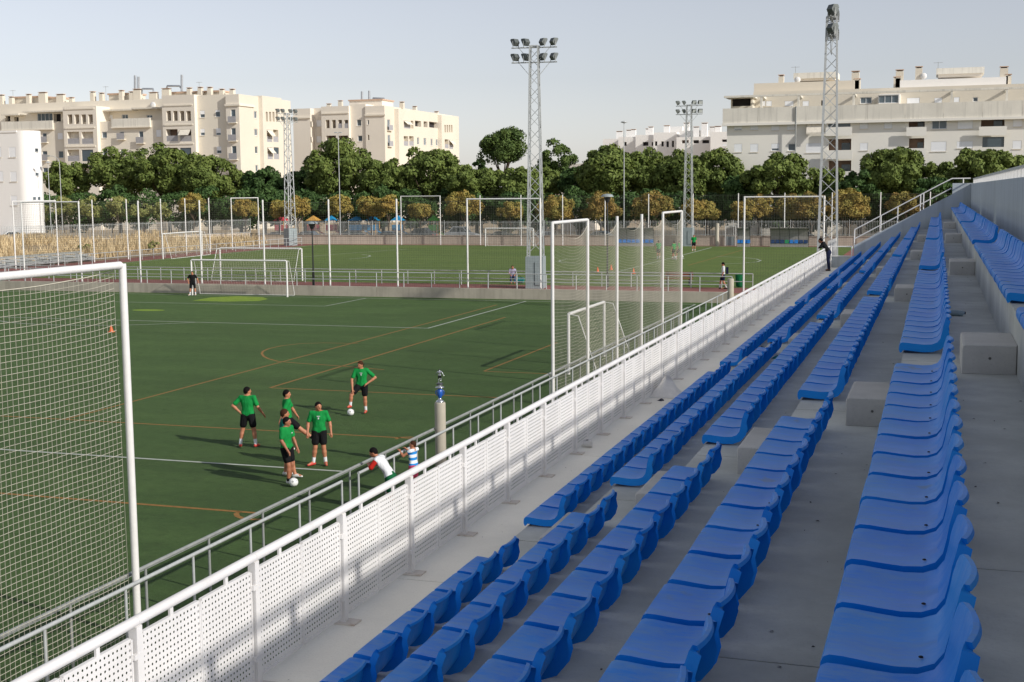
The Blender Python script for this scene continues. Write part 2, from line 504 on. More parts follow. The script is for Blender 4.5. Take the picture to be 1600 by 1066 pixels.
ol([onz(*p) for p in ((618, 686.5), (626, 683.5), (640, 683), (654, 684.5))])
ol([onz(*p) for p in ((420, 812), (395, 812), (380, 810.5), (371, 807), (369, 803), (374, 800))], .12)
for c, rx, ry in (((-45.6, 67.9), 1.1, .55),):
    m = MB(); m.v = [(c[0] + rx * math.cos(t), c[1] + ry * math.sin(t), Z1) for t in np.linspace(0, 2 * math.pi, 24, endpoint=False)]; m.f = [tuple(range(24))]
    m.build('penalty_spot_patch', M['turf_patch'], pitch)
m = MB(); m.v = [tuple(onz(*p) + Vector((0, 0, Z1))) for p in ((300, 470), (330, 464.8), (372, 463), (410, 464.5), (419, 467.5), (405, 470.6), (350, 471.5))]; m.f = [tuple(reversed(range(7)))]
m.build('goalmouth_patch', M['turf_patch'], pitch)
# upper pitch markings
def wl2(pts, w=.12): strip(pitch2, 'white_line', pts, UP + .012, w, M['white_line'])
wl2([onz(400, 408, UP), onz(520, 398, UP), onz(636, 389.5, UP)])
wl2([onz(x, y, UP) for x, y in ((545, 405), (565, 403.5), (574, 402), (579, 400.5), (576, 399), (565, 398))], .14)
wl2([onz(x, y, UP) for x, y in ((905, 404), (885, 405.5), (876, 407), (873, 408.5), (878, 410), (892, 411.5), (915, 413))], .14)
wl2([onz(x, y, UP) for x, y in ((1120, 401), (1160, 402.5), (1182, 405), (1189, 407.5), (1183, 409.5), (1160, 411.5), (1125, 413))], .14)
wl2([onz(1068, 398.5, UP), onz(1112, 387, UP)], .14)
wl2([onz(965, 425, UP), onz(1068, 398.5, UP)])
wl2([(-73, 145.6), (-9, 145.6)]); wl2([(-72.6, 85), (-72.6, 145.5)])
strip(pitch2, 'orange_line', [onz(1075, 415, UP), onz(1160, 391, UP)], UP + .010, .12, M['orange_line'])

# low wall between the two levels
t = thing('retaining_wall', 'long low concrete wall behind the goal line of the lower pitch', 'wall', (-40, 80.2, 0), world=True)
for i in range(15):
    x1 = -11.9 - i * 6.0
    MB().box(x1 - 5.985, x1, 80.2, 80.5, -.02, UP + .05).build('wall_panel', M['wall_render'], t)
# far wall with the bar fence on top
t = thing('far_wall', 'long low rendered wall at the far end of the upper pitch', 'wall', (-30, 148.5, UP), world=True)
for i in range(20):
    x0 = -83 + i * 5.5
    w = MB().box(x0, x0 + 5.46, 148.5, 148.8, UP - .02, UP + 1.05).build('wall_panel', M['stone_band'], t)
    MB().box(x0, x0 + 5.48, 148.42, 148.86, UP + 1.053, UP + 1.13).build('coping', M['stone_band'], t)
# ================================================================ the grandstand
ZW = H - 3.62                                             # walkway level
def rowx(r): return -.277 - .8435 * (6 - r)
def rowz(r): return H - (1.40 + .44 * (6 - r))
Y_END = 61.45
XF = -4.697                                               # the perforated fence
stand = thing('grandstand', 'stepped grey concrete grandstand with broad treads for the blue seats', 'grandstand', (-1.5, 30, 0), world=True)
joints = [-7.04 + 6.0 * j for j in range(12)]
joints = [j for j in joints if j < Y_END - 2] + [Y_END]
rnd = random.Random(4)
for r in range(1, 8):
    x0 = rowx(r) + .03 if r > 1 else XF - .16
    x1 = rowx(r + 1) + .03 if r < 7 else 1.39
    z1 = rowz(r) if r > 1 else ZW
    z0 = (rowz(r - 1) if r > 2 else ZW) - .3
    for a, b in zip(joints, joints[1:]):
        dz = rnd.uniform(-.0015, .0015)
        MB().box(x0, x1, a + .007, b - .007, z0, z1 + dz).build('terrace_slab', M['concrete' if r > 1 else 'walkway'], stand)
# dark joint filler just under the slab tops
for r in range(1, 8):
    x0 = rowx(r) + .035 if r > 1 else XF - .15
    x1 = rowx(r + 1) + .02 if r < 7 else 1.38
    z1 = (rowz(r) if r > 1 else ZW) - .012
    m = MB()
    for j in joints[:-1]: m.box(x0, x1, j - .0065, j + .0065, z1 - .1, z1)
    m.build('joint_filler', M['asphalt'], stand)
MB().box(XF - .155, XF + .1, -7, Y_END, -.02, ZW - .31).build('front_wall', M['concrete_wall'], stand)
MB().box(1.1, 1.38, -7, Y_END, -.02, rowz(6) - .4).build('rear_wall', M['concrete_wall'], stand)
for j0, j1 in zip(joints, joints[1:]):
    MB().box(1.39, 1.6, j0 + .003, j1 - .003, rowz(6) - .3, 7.17).build('back_wall', M['concrete_wall'], stand)
# end wall that climbs with the steps
a = ony(1375, 362.5, Y_END); b = ony(1487.5, 303.7, Y_END); k = (b.z - a.z) / (b.x - a.x)
zl = a.z + k * (-3.62 - a.x)
MB().prism([(-3.62, 1.2), (1.6, 1.2), (1.6, 7.19), (.60, 7.19), (.60, b.z), (-3.62, zl)], (0, Y_END + .003, 0), (1, 0, 0), (0, 0, 1), (0, .22, 0)).build('end_wall', M['concrete_wall'], stand)
MB().box(XF - .1, -3.63, Y_END + .003, Y_END + .2, ZW - .3, ZW + .5).build('end_upstand', M['concrete_wall'], stand)

# seat: one moulded shell
def seat_mesh():
    prof = [(.006, .004), (-.004, .03), (-.002, .066), (.006, .084), (.022, .092), (.06, .091), (.13, .084), (.2, .079), (.262, .083), (.305, .1), (.336, .135), (.356, .185), (.37, .235), (.38, .275), (.387, .302), (.395, .314), (.41, .312), (.416, .296)]
    us = [-1, -.93, -.6, -.3, 0, .3, .6, .93, 1]
    W = .219; V = []; lo = []; hi = []; n = len(prof); c = len(us)
    for i, (x, z) in enumerate(prof):
        a = Vector((prof[min(i + 1, n - 1)][0] - prof[max(i - 1, 0)][0], prof[min(i + 1, n - 1)][1] - prof[max(i - 1, 0)][1])).normalized()
        nx, nz = -a.y, a.x                                  # outward (up / forward)
        k = min(1, max(0, (z - .225) / .085)) if i < 15 else 1
        half = W - (.062 * (1 - math.sqrt(1 - k * k)) if i > 9 else 0)
        row = []
        for u in us:
            d = -.011 * (1 - u * u) if 4 <= i <= 9 else 0
            xo = -.022 * u * u * max(0, min(1, (z - .1) / .12)) if i > 9 else 0
            row.append((x + xo + nx * d, u * half, z + nz * d))
        V += row
        sk = .066 if 4 <= i <= 11 else (.012 + .014 * i if i < 4 else .045 if i < 15 else .02)
        if i < 5:                                            # side of the front lip closes against the pan
            ix, iz = ((.014, .004), (.02, .01), (.027, .017), (.031, .023), (.034, .026))[i]
            lo.append((row[0], (ix, row[0][1] + .003, iz))); hi.append((row[-1], (ix, row[-1][1] - .003, iz))); continue
        lo.append((row[0], (row[0][0] - nx * sk, row[0][1] + .004, max(.003, row[0][2] - nz * sk)))); hi.append((row[-1], (row[-1][0] - nx * sk, row[-1][1] - .004, max(.003, row[-1][2] - nz * sk))))
    F = [(i * c + j, (i + 1) * c + j, (i + 1) * c + j + 1, i * c + j + 1) for i in range(n - 1) for j in range(c - 1)]
    for edge, fl in ((lo, 0), (hi, 1)):
        b = len(V)
        for e, q in edge: V += [e, q]
        F += [(b + 2 * i, b + 2 * i + 1, b + 2 * i + 3, b + 2 * i + 2) for i in range(n - 1)]
    return V, F
SV, SF = seat_mesh()
mb = MB(); mb.v = SV; mb.f = SF
seat_me = mb.mesh('seat', M['seat'], True)
seat_me.set_sharp_from_angle(angle=R_(38))
mb = MB()
mb.lathe([(.007, 0), (.007, .003), (.003, .005)], (.268, -.135, .083), 8)
screw_me = mb.mesh('screw_cap', M['screw'], True)
rowname = {2: 'in the lowest row beside the walkway', 3: 'in the second row up from the walkway', 4: 'in the third row up from the walkway',
           5: 'in the third row below the back wall', 6: 'in the second row below the back wall', 7: 'in the top row against the back wall'}
rowshort = {2: 'lowest row', 3: 'second row up', 4: 'third row up', 5: 'fourth row up', 6: 'fifth row up', 7: 'top row'}
blocks = [(1.1, 10.1, 18), (11.42, 21.8, 21), (23.08, 34.7, 23), (36.0, 46.4, 21), (47.7, 61.2, 27)]
pos = []
for r in range(2, 8):
    for (y0, y1, n) in blocks:
        p = (y1 - y0) / n
        for i in range(n): pos.append((y0 + p * (i + .5), r))
pos.sort()
near = [p for p in pos if not (p[1] == 7 and p[0] < 9) and not (p[1] < 6 and p[0] < 2.5)]
single, rest = near[:300], near[300:]
rnd = random.Random(9)
for (y, r) in single:
    o = link('seat', seat_me, None, (rowx(r) + rnd.uniform(-.003, .003), y + rnd.uniform(-.004, .004), rowz(r) + .001))
    o.rotation_euler = (0, rnd.uniform(-.012, .012), rnd.uniform(-.012, .012))
    bi = [i for i, q in enumerate(blocks) if q[0] <= y <= q[1]][0]; q = blocks[bi]; pt = (q[1] - q[0]) / q[2]
    place = rowshort[r] + ', ' + ('past fourth aisle', 'between third and fourth aisles', 'between second and third aisles', '', '')[bi] + ' from the end wall'
    end = (y - q[0] < pt and bi > 0) or (q[1] - y < pt)
    tag(o, ('blue aisle seat, ' if end else 'blue plastic seat, ') + place, 'seat', 'blue stand seats, ' + place)
    if y < 10 and r >= 5:
        link('screw_cap', screw_me, o)
mb = MB(); base = np.array(SV); V = []; F = []; nv = len(SV); fa = np.array(SF)
for i, (y, r) in enumerate(rest):
    V.append(base + np.array([rowx(r) + rnd.uniform(-.003, .003), y, rowz(r) + .001])); F.append(fa + i * nv)
o = link('seat_rows', np_mesh('seat_rows', np.concatenate(V), np.concatenate(F), M['seat'], True))
o['label'] = 'far blocks of blue plastic seats beyond the second and third aisles'; o['category'] = 'seats'; structure(o, True)

# aisle step blocks
bm = MB(); c = .03
prof = [(0, 0), (.39, 0), (.39, .22), (.022, .22), (.006, .214), (0, .196)]
def ring(y, s):
    return [(.195 + (x - .195) * s, y, z if z < .1 else z - (1 - s) * .22) for x, z in prof]
rings = [ring(0, .972), ring(.014, 1), ring(.906, 1), ring(.92, .972)]
bm.v = [p for q in rings for p in q]; n = 6
bm.f = [tuple(range(n)), tuple(reversed(range(3 * n, 4 * n)))] + [(i * n + k, (i + 1) * n + k, (i + 1) * n + (k + 1) % n, i * n + (k + 1) % n) for i in range(3) for k in range(n)]
block_me = bm.mesh('step_block', M['concrete_block'])
hole_me = MB().lathe([(.011, 0), (.011, .002)], (0, 0, 0), 8).mesh('lifting_hole', M['old_hole'])
for r in range(2, 7):
    for (ya, nth) in ((10.32, 'fourth'), (22.0, 'third'), (34.9, 'second'), (46.6, 'first')):
        o = link('step_block', block_me, None, (rowx(r + 1) + .03 - .393, ya + rnd.uniform(-.03, .03), rowz(r) + .001))
        tag(o, 'concrete step block behind the ' + rowshort[r] + ', ' + nth + ' aisle from the end wall', 'step block', 'concrete aisle step blocks')
        h = link('lifting_hole', hole_me, o, (.2, -.0015, .12)); h.rotation_euler = (math.pi / 2, 0, 0)

# ---------------------------------------------------------------- perforated fence along the walkway
fence = thing('perforated_fence', 'white perforated metal panel fence along the edge of the stand walkway', 'fence', (XF, 30, ZW), world=True)
SP = 1.479
PW, PH, CS = .68, .8075, .0425
def perforated():
    m = MB(); nx, nz = 16, 19; rr = .0088; ang = [math.pi / 8 + k * math.pi / 4 for k in range(8)]
    for i in range(nx):
        for j in range(nz):
            y0, z0 = -PW / 2 + i * CS, j * CS; cy, cz = y0 + CS / 2, z0 + CS / 2
            n = len(m.v); h = CS / 2
            for (a, b) in ((h, h * .414), (h * .414, h), (-h * .414, h), (-h, h * .414), (-h, -h * .414), (-h * .414, -h), (h * .414, -h), (h, -h * .414)):
                m.v.append((0, cy + a, cz + b))
            for t_ in ang: m.v.append((0, cy + rr * math.cos(t_), cz + rr * math.sin(t_)))
            for (a, b) in ((h, h), (-h, h), (-h, -h), (h, -h)): m.v.append((0, cy + a, cz + b))
            for k in range(8): m.f.append((n + k, n + (k + 1) % 8, n + 8 + (k + 1) % 8, n + 8 + k))
            m.f += [(n, n + 16, n + 1), (n + 2, n + 17, n + 3), (n + 4, n + 18, n + 5), (n + 6, n + 19, n + 7)]
    for (y0, y1, z0, z1) in ((-PW / 2 - .004, -PW / 2 + .012, 0, PH), (PW / 2 - .012, PW / 2 + .004, 0, PH)):
        m.box(-.022, .006, y0, y1, z0, z1)
    m.box(-.022, .005, -PW / 2 + .013, PW / 2 - .013, -.012, .004); m.box(-.022, .005, -PW / 2 + .013, PW / 2 - .013, PH - .004, PH + .012)
    m.box(-.012, .004, -.018, .018, PH + .012, PH + .092)
    return m.mesh('panel', M['fence_paint'])
panel_me = perforated()
post_me = MB().box(-.03, .03, -.03, .03, 0.012, .945).mesh('post', M['fence_paint'])
plate_me = MB().box(-.06, .13, -.075, .075, 0, .012).mesh('base_plate', M['rusty_foot'])
tab_me = MB().box(-.012, .012, -.06, .06, 0, .035).mesh('bracket', M['fence_paint'])
ys = [9.67 + SP * i for i in range(-6, 36)]
for y in ys:
    p = link('post', post_me, fence); p.location = (XF, y, ZW)
    link('base_plate', plate_me, p, (0, 0, .001))
    for z in (.2, .74): link('bracket', tab_me, p, (.02, 0, z))
for y0, y1 in zip(ys, ys[1:]):
    for s in (-1, 1):
        p = link('panel', panel_me, fence); p.location = (XF + .005, (y0 + y1) / 2 + s * (PW / 2 + .006), ZW + .065)
    m = MB().tube([(XF, y0 + .001, ZW + .972), (XF, y1 - .001, ZW + .972)], .034, 12)
    m.build('top_rail', M['fence_paint'], fence, True)
# gate frame across the far end of the walkway
t = thing('end_railing', 'short white two bar railing closing the far end of the walkway', 'railing', (-4.2, Y_END, ZW), world=True)
for z in (.53, .97): MB().tube([(XF + .08, Y_END - .06, ZW + z), (-3.7, Y_END - .06, ZW + z)], .026, 10).build('rail', M['white_paint'], t, True)
for x in (XF + .08, -3.69): MB().tube([(x, Y_END - .06, ZW + .002), (x, Y_END - .06, ZW + 1.0)], .03, 10).build('post', M['white_paint'], t, True)

# handrail on the sloping end wall
t = thing('end_wall_handrail', 'white two bar handrail climbing the sloping end wall', 'handrail', (-1.5, Y_END + .1, 4), world=True)
yh = Y_END + .11
top = [(-3.60, 5.12), (-.0, 7.1), (.58, 7.40), (1.36, 7.40)]
for off in (0, -.42):
    pts = [(x, yh, z + off) for x, z in (top if off == 0 else [(-3.60, 5.12), (.55, 7.385)])]
    MB().tube(pts, .027, 10).build('rail', M['white_paint'], t, True)
for x in (-3.60, -2.45, -1.72, -.75, -.62, 1.05):
    zt = np.interp(x, [p[0] for p in top], [p[1] for p in top]); zb = (zl + k * (x + 3.62)) if x < .6 else 7.19
    MB().tube([(x, yh, zb + .002), (x, yh, zt)], .027, 10).build('post', M['white_paint'], t, True)
# railing on the back wall
t = thing('wall_top_railing', 'low grey rail on short white posts along the top of the back wall', 'railing', (1.5, 30, 7.17), world=True)
for j0, j1 in zip(joints, joints[1:]):
    MB().box(1.45, 1.51, j0 + .002, j1 - .002, 7.352, 7.40).build('rail', M['galvanised'], t)
pm = MB().box(-.03, .03, -.04, .04, 0, .18).mesh('post', M['white_paint'])
y = -6.5
while y < Y_END:
    p = link('post', pm, t); p.location = (1.48, y, 7.171); y += 1.2

# ---------------------------------------------------------------- litter on the stand
def litter(name, label, cat, m, mat, smooth=False): tag(m.build(name, mat, None, smooth), label, cat)
p = onz(1043, 618, ZW); rs = np.random.RandomState(3)
m = MB(); n = 16; rings = [(.36, 0), (.3, .05), (.2, .15), (.12, .26), (.05, .33), (.01, .345)]
for (rr, z) in rings:
    for kx in range(n):
        t_ = 2 * math.pi * kx / n
        f = 1 + .25 * math.sin(3 * t_ + rr * 9) + rs.uniform(-.14, .14)
        m.v.append((p.x - .02 + rr * f * math.cos(t_) * .8, p.y + rr * f * math.sin(t_) * 1.15, ZW + .003 + z * (1 + rs.uniform(-.12, .12))))
m.f = [(i * n + kx, i * n + (kx + 1) % n, (i + 1) * n + (kx + 1) % n, (i + 1) * n + kx) for i in range(5) for kx in range(n)]
bag = m.build('plastic_bag', M['bag_plastic'], None, True); tag(bag, 'crumpled white plastic bag slumped on the walkway', 'bag')
c = onz(916, 699, ZW)
can = thing('paper_cup', 'white paper cup lying on its side by the perforated fence', 'cup', (c.x, c.y, ZW))
mm = MB().tube([(-.07, 0, .055), (.08, .02, .055)], .045, 14, r2=.055); mm.build('cup_wall', M['paper'], can, True)
MB().box(.0, .03, -.02, .012, .1045, .1085).build('printed_mark', M['litter_dark'], can)
c = onz(1490, 494, rowz(6))
bo = thing('water_bottle', 'clear plastic bottle with a teal cap lying behind the seats', 'bottle', (c.x - .04, c.y, rowz(6)))
MB().tube([(-.1, 0, .036), (.08, .0, .036), (.12, 0, .03), (.14, 0, .016)], .034, 12).build('bottle_body', M['bottle'], bo, True)
MB().tube([(-.13, 0, .036), (-.101, 0, .036)], .036, 12).build('label_band', M['teal_plastic'], bo, True)
MB().tube([(.141, 0, .036), (.165, 0, .036)], .015, 10).build('cap', M['navy_cloth'], bo, True)
for (x, y, r, w, mt, lab) in ((1368, 662, 5, .09, 'litter_dark', 'crushed dark drink carton beside a concrete step block'), (883, 811, 2, .03, 'orange_scrap', 'small orange scrap of paper behind the lowest seats'),
                              (1190, 548, 3, .14, 'black_cloth', 'dark jacket dropped on the tread between seat rows'), (1033, 626, 1, .07, 'navy_cloth', 'small blue carton beside the crumpled plastic bag'),
                              (1214, 560, 3, .1, 'teal_plastic', 'small teal cup lying under the seat backs')):
    z = rowz(r) if r > 1 else ZW
    c = onz(x, y, z); m = MB()
    for q in range(7):
        t_ = q * .9; m.v.append((c.x + w * (.7 + .3 * math.sin(q * 2.1)) * math.cos(t_), c.y + 1.5 * w * (.8 + .2 * math.cos(q * 3.)) * math.sin(t_), z + .002))
    m.v.append((c.x, c.y, z + w * .55)); m.v.append((c.x + w * .4, c.y + w * .3, z + w * .35))
    m.f = [(q, (q + 1) % 7, 7 if q % 3 else 8) for q in range(7)] + [(0, 7, 8), (3, 7, 8)]
    litter('litter_scrap', lab, 'litter', m, M[mt])
rs = np.random.RandomState(8); V = []; Q = []
for i in range(420):                                       # specks of leaf and gravel
    r = rs.randint(1, 8); x0 = rowx(r) + .45 if r > 1 else XF + .1; x1 = rowx(r + 1) if r < 7 else 1.35
    y = 2 + 30 * rs.rand() ** 1.4; x = rs.uniform(x0, x1); z = (rowz(r) if r > 1 else ZW) + .004; s_ = rs.uniform(.004, .014); a_ = rs.rand() * 6
    n = len(V); V += [(x + s_ * math.cos(a_), y + s_ * math.sin(a_), z), (x - s_ * .5 * math.sin(a_), y + s_ * .5 * math.cos(a_), z + .004), (x - s_ * math.cos(a_), y - s_ * math.sin(a_), z), (x + s_ * .5 * math.sin(a_), y - s_ * .5 * math.cos(a_), z)]
    Q.append((n, n + 1, n + 2, n + 3))
o = link('leaf_litter', np_mesh('leaf_litter', V, Q, M['litter_dark'])); o['label'] = 'dry leaf specks scattered over the concrete treads'; o['category'] = 'litter'; structure(o, True)
# ================================================================ railings, nets, goals, masts
def railing(name, label, pts_y, X, z0, mat, gaps=(), two=True):
    """pitch-side rail along Y at X, posts at pts_y"""
    t = thing(name, label, 'railing', (X, (pts_y[0] + pts_y[-1]) / 2, z0), world=True)
    pm = MB().tube([(0, 0, 0), (0, 0, .985)], .024, 8).mesh('post', mat, True)
    for y in pts_y:
        p = link('post', pm, t); p.location = (X, y, z0 + .002)
    segs = []; cur = [pts_y[0]]
    for a, b in zip(pts_y, pts_y[1:]):
        if any(abs(a - g0) < .01 for g0 in gaps): segs.append((cur[0], a)); cur = [b]
    segs.append((cur[0], pts_y[-1]))
    for a, b in segs:
        n = max(1, round((b - a) / 5.7))
        for i in range(n):
            u, v = a + (b - a) * i / n, a + (b - a) * (i + 1) / n
            MB().tube([(X, u + .002, z0 + 1.0), (X, v - .002, z0 + 1.0)], .032, 10).build('top_rail', mat, t, True)
            if two: MB().tube([(X, u + .03, z0 + .5), (X, v - .03, z0 + .5)], .02, 8).build('mid_rail', mat, t, True)
    return t
ya = [24.15 - 1.91 * i for i in range(0, 12)][::-1]
yb = [24.98 + 1.92 * i for i in range(0, 29)]
railing('pitch_railing', 'grey tubular pitch railing the boys lean on, with a gap in it', ya + yb, -11.7, 0, M['galvanised'], gaps=(24.15,), two=False)
railing('pitch_railing', 'grey tubular railing close behind the net posts along the touchline', [6 + 1.93 * i for i in range(32)], -12.06, 0, M['galvanised_dark'], two=False)

def railing_x(name, label, xs, Y, z0, mat):
    t = thing(name, label, 'railing', ((xs[0] + xs[-1]) / 2, Y, z0), world=True)
    pm = MB().tube([(0, 0, 0), (0, 0, .96)], .03, 8).mesh('post', mat, True)
    for x in xs:
        p = link('post', pm, t); p.location = (x, Y, z0 + .002)
    for i in range(0, len(xs) - 1, 3):
        j = min(i + 3, len(xs) - 1)
        for z, r in ((.97, .032), (.46, .024)):
            MB().tube([(xs[i] + .002, Y, z0 + z), (xs[j] - .002, Y, z0 + z)], r, 8).build('top_rail' if z > .8 else 'mid_rail', mat, t, True)
    return t
railing_x('terrace_railing', 'pale grey two bar railing on top of the low concrete wall', [-68 + 2.0 * i for i in range(29)], 80.42, UP + .05, M['galvanised'])
railing_x('terrace_railing', 'grey two bar railing along the near edge of the upper pitch', [-73.2 + 2.0 * i for i in range(32)], 84.0, UP, M['galvanised'])
t = thing('side_railing', 'grey two bar railing below the dry grass bank', 'railing', (-74.6, 110, UP), world=True)
pm = MB().tube([(0, 0, 0), (0, 0, .96)], .03, 8).mesh('post', M['galvanised'], True)
for i in range(31):
    p = link('post', pm, t); p.location = (-74.6, 84.4 + 2 * i, UP + .008)
for i in range(10):
    for z in (.97, .46): MB().tube([(-74.6, 84.4 + 6 * i + .002, UP + z), (-74.6, 90.4 + 6 * i - .002, UP + z)], .03, 8).build('rail', M['galvanised'], t, True)

# ---------------------------------------------------------------- nets
def cord_net(t, P, u0, u1, v1, cell, r, mat, name='net', top=None, seg=.8, v0=.05, n=3, cellv=None):
    """P(u,v) -> point; top(u) scales the height of the net"""
    m = MB(); top = top or (lambda u: 1.0)
    nu = int((u1 - u0) / cell); nv = int((v1 - v0) / (cellv or cell)); k = max(2, int((u1 - u0) / seg) + 1)
    us = [u0 + (u1 - u0) * i / (k - 1) for i in range(k)]
    for j in range(nv + 1):
        f = j / nv
        m.tube([P(u, v0 + (v1 - v0) * f * (1 + (top(u) - 1) * f)) for u in us], r * (2.4 if j == nv else 1), n, False)
    for i in range(nu + 1):
        u = u0 + (u1 - u0) * i / nu
        m.tube([P(u, v0), P(u, v0 + (v1 - v0) * .5 * (1 + (top(u) - 1) * .5)), P(u, v0 + (v1 - v0) * top(u))], r, n, False)
    o = m.build(name, mat, t); o['kind'] = 'stuff'
    return o
# near ball-stop net
XN = -11.88
t = thing('ball_stop_net', 'tall white framed ball net with a single post beside the pitch railing', 'net', (XN, 17.05, 0), world=True)
for y in (17.05, 12.1, 7.1): MB().tube([(XN, y, 0), (XN, y, 5.95)], .058, 14).build('post', M['white_paint'], t, True)
for y0, y1 in ((12.1, 17.05), (7.1, 12.1)): MB().tube([(XN, y0 + .06, 5.93), (XN, y1 - .06, 5.93)], .058, 14).build('crossbar', M['white_paint'], t, True)
for y0, y1 in ((12.1, 17.0), (7.2, 12.05)):
    cord_net(t, lambda u, v: (XN - .07 + .012 * math.sin(u * 5.1) - .02 * math.sin(v * 1.7 + u), u, v), y0, y1 - .05, 5.86, .108, .0042, M['net'], cellv=.092,
             top=lambda u: 1 - .022 * math.sin(math.pi * min(1, max(0, (17.0 - u) / 4.9))) ** .7 if u > 12.05 else .96, seg=.25)
# middle ball-stop net
YP = [40.92, 45.45, 50.0, 54.5, 59.0, 63.6]
YP = [y * .99 for y in YP]
t = thing('ball_stop_net', 'row of tall white posts with a sagging beige net between them', 'net', (XN, 52, 0), world=True)
for y in YP: MB().tube([(XN, y, 0), (XN, y, 6.0)], .058, 12).build('post', M['white_paint'], t, True)
for i in (0, 4): MB().tube([(XN, YP[i] + .06, 5.97), (XN, YP[i + 1] - .06, 5.97)], .055, 12).build('crossbar', M['white_paint'], t, True)
for i in range(5):
    cord_net(t, lambda u, v: (XN + .02 + .13 * math.sin(math.pi * (u - YP[i]) / (YP[i + 1] - YP[i])), u, v), YP[i] + .05, YP[i + 1] - .05, 5.8, .115, .0036, M['net'],
             top=lambda u: 1 - .075 * math.sin(math.pi * (u - YP[i]) / (YP[i + 1] - YP[i])), seg=.4)
# ball-stop fences round the upper pitch
def stop_fence(name, label, P3, posts, bars, zb, cell=.16, r=.0042, netmat='net_dark', skip=()):
    c = P3(posts[len(posts) // 2], 0)
    t = thing(name, label, 'ball fence', (c[0], c[1], zb), world=True)
    for u in posts: MB().tube([P3(u, 0), P3(u, 5.95)], .06, 10).build('post', M['white_paint'], t, True)
    for i in bars: MB().tube([P3(posts[i] + .06, 5.9), P3(posts[i + 1] - .06, 5.9)], .05, 10).build('crossbar', M['white_paint'], t, True)
    for i in range(len(posts) - 1):
        if i in skip: continue
        cord_net(t, P3, posts[i] + .06, posts[i + 1] - .06, 5.75, cell, r, M[netmat], seg=5)
    return t
stop_fence('ball_stop_fence', 'tall net fence on white posts above the low concrete wall', lambda u, v: (u, 80.72, UP + v), [-64.8 + 5.04 * i for i in range(9)], (0, 7), UP)
stop_fence('ball_stop_fence', 'single white framed net panel between the low wall and the near floodlight mast', lambda u, v: (u, 81.6, UP + v), [-11.45, -6.6], (0,), UP)
stop_fence('ball_stop_fence', 'receding net fence on white posts along the dry grass bank', lambda u, v: (-76.6, u, UP + v), [94.3, 100.1, 105.5, 111.0, 117.0, 121.6, 126.4, 131.2, 137.4], (0, 7), UP, .2, .005)
stop_fence('ball_stop_fence', 'net fence on slim white posts before the far wall', lambda u, v: (u, 147.6, UP + v), [-62.6 + 5.15 * i for i in range(14)], (0,), UP, .2, .0055)

# ---------------------------------------------------------------- goals
def goal(label, p0, p1, h, d, net=True, group=None):
    """posts at p0 and p1 (ground points); the net runs back by d"""
    p0, p1 = Vector(p0), Vector(p1); z = Vector((0, 0, 1)); w = (p1 - p0); wn_ = w.normalized(); bk = Vector((-wn_.y, wn_.x, 0)) * d
    t = thing('football_goal', label, 'goal', (p0 + p1) / 2, 0, group, world=True)
    for p in (p0, p1): MB().tube([p, p + z * h], .06, 12).build('post', M['white_paint'], t, True)
    MB().tube([p0 + z * h + wn_ * .055, p1 + z * h - wn_ * .055], .06, 12).build('crossbar', M['white_paint'], t, True)
    for p in (p0, p1): MB().tube([p + z * h + bk * .03, p + z * (h - .06) + bk * .35, p + bk * .97 + z * .3, p + bk + z * .03], .02, 8).build('net_stay', M['white_paint'], t, True)
    MB().tube([p0 + bk + z * .03, p1 + bk + z * .03], .022, 8).build('ground_bar', M['white_paint'], t, True)
    if net:
        prof = [bk * .03 + z * h, bk * .35 + z * (h - .1), bk * .97 + z * .3, bk + z * .03]
        m = MB(); n = int(w.length / .2)
        for i in range(n + 1): m.tube([p0 + w * (i / n) + q for q in prof], .004, 3, False)
        for s in np.linspace(0, 1, 14):
            a = prof[1] * (1 - s) + prof[2] * s; m.tube([p0 + a, p1 + a], .004, 3, False)
        for p in (p0, p1):
            for s in np.linspace(.1, .95, 12):
                a = prof[1] * (1 - s) + prof[2] * s; m.tube([p + z * a.z, p + a], .004, 3, False)
        o = m.build('net', M['net'], t); o['kind'] = 'stuff'
    return t
goal('white goal in front of the low concrete wall with the keeper beside it', (-49.3, 78.8, 0), (-41.9, 78.8, 0), 2.46, 1.0)
goal('white goal with a net just beyond the railings on the upper pitch', (-44.2, 85.5, UP + .006), (-51.0, 85.5, UP + .006), 2.35, 1.3)
goal('white goal at the side of the upper pitch before the dry grass', (-73.0, 111.6, UP + .006), (-73.8, 120.2, UP + .006), 2.5, -.9)
goal('white goal in front of the far wall below the bar fence', (-50.4, 144.0, UP + .006), (-44.6, 144.2, UP + .006), 2.1, .9)
goal('white portable goal standing behind the sagging net on the lower pitch', (-13.3, 47.5, 0), (-13.3, 53.1, 0), 2.32, -1.1)

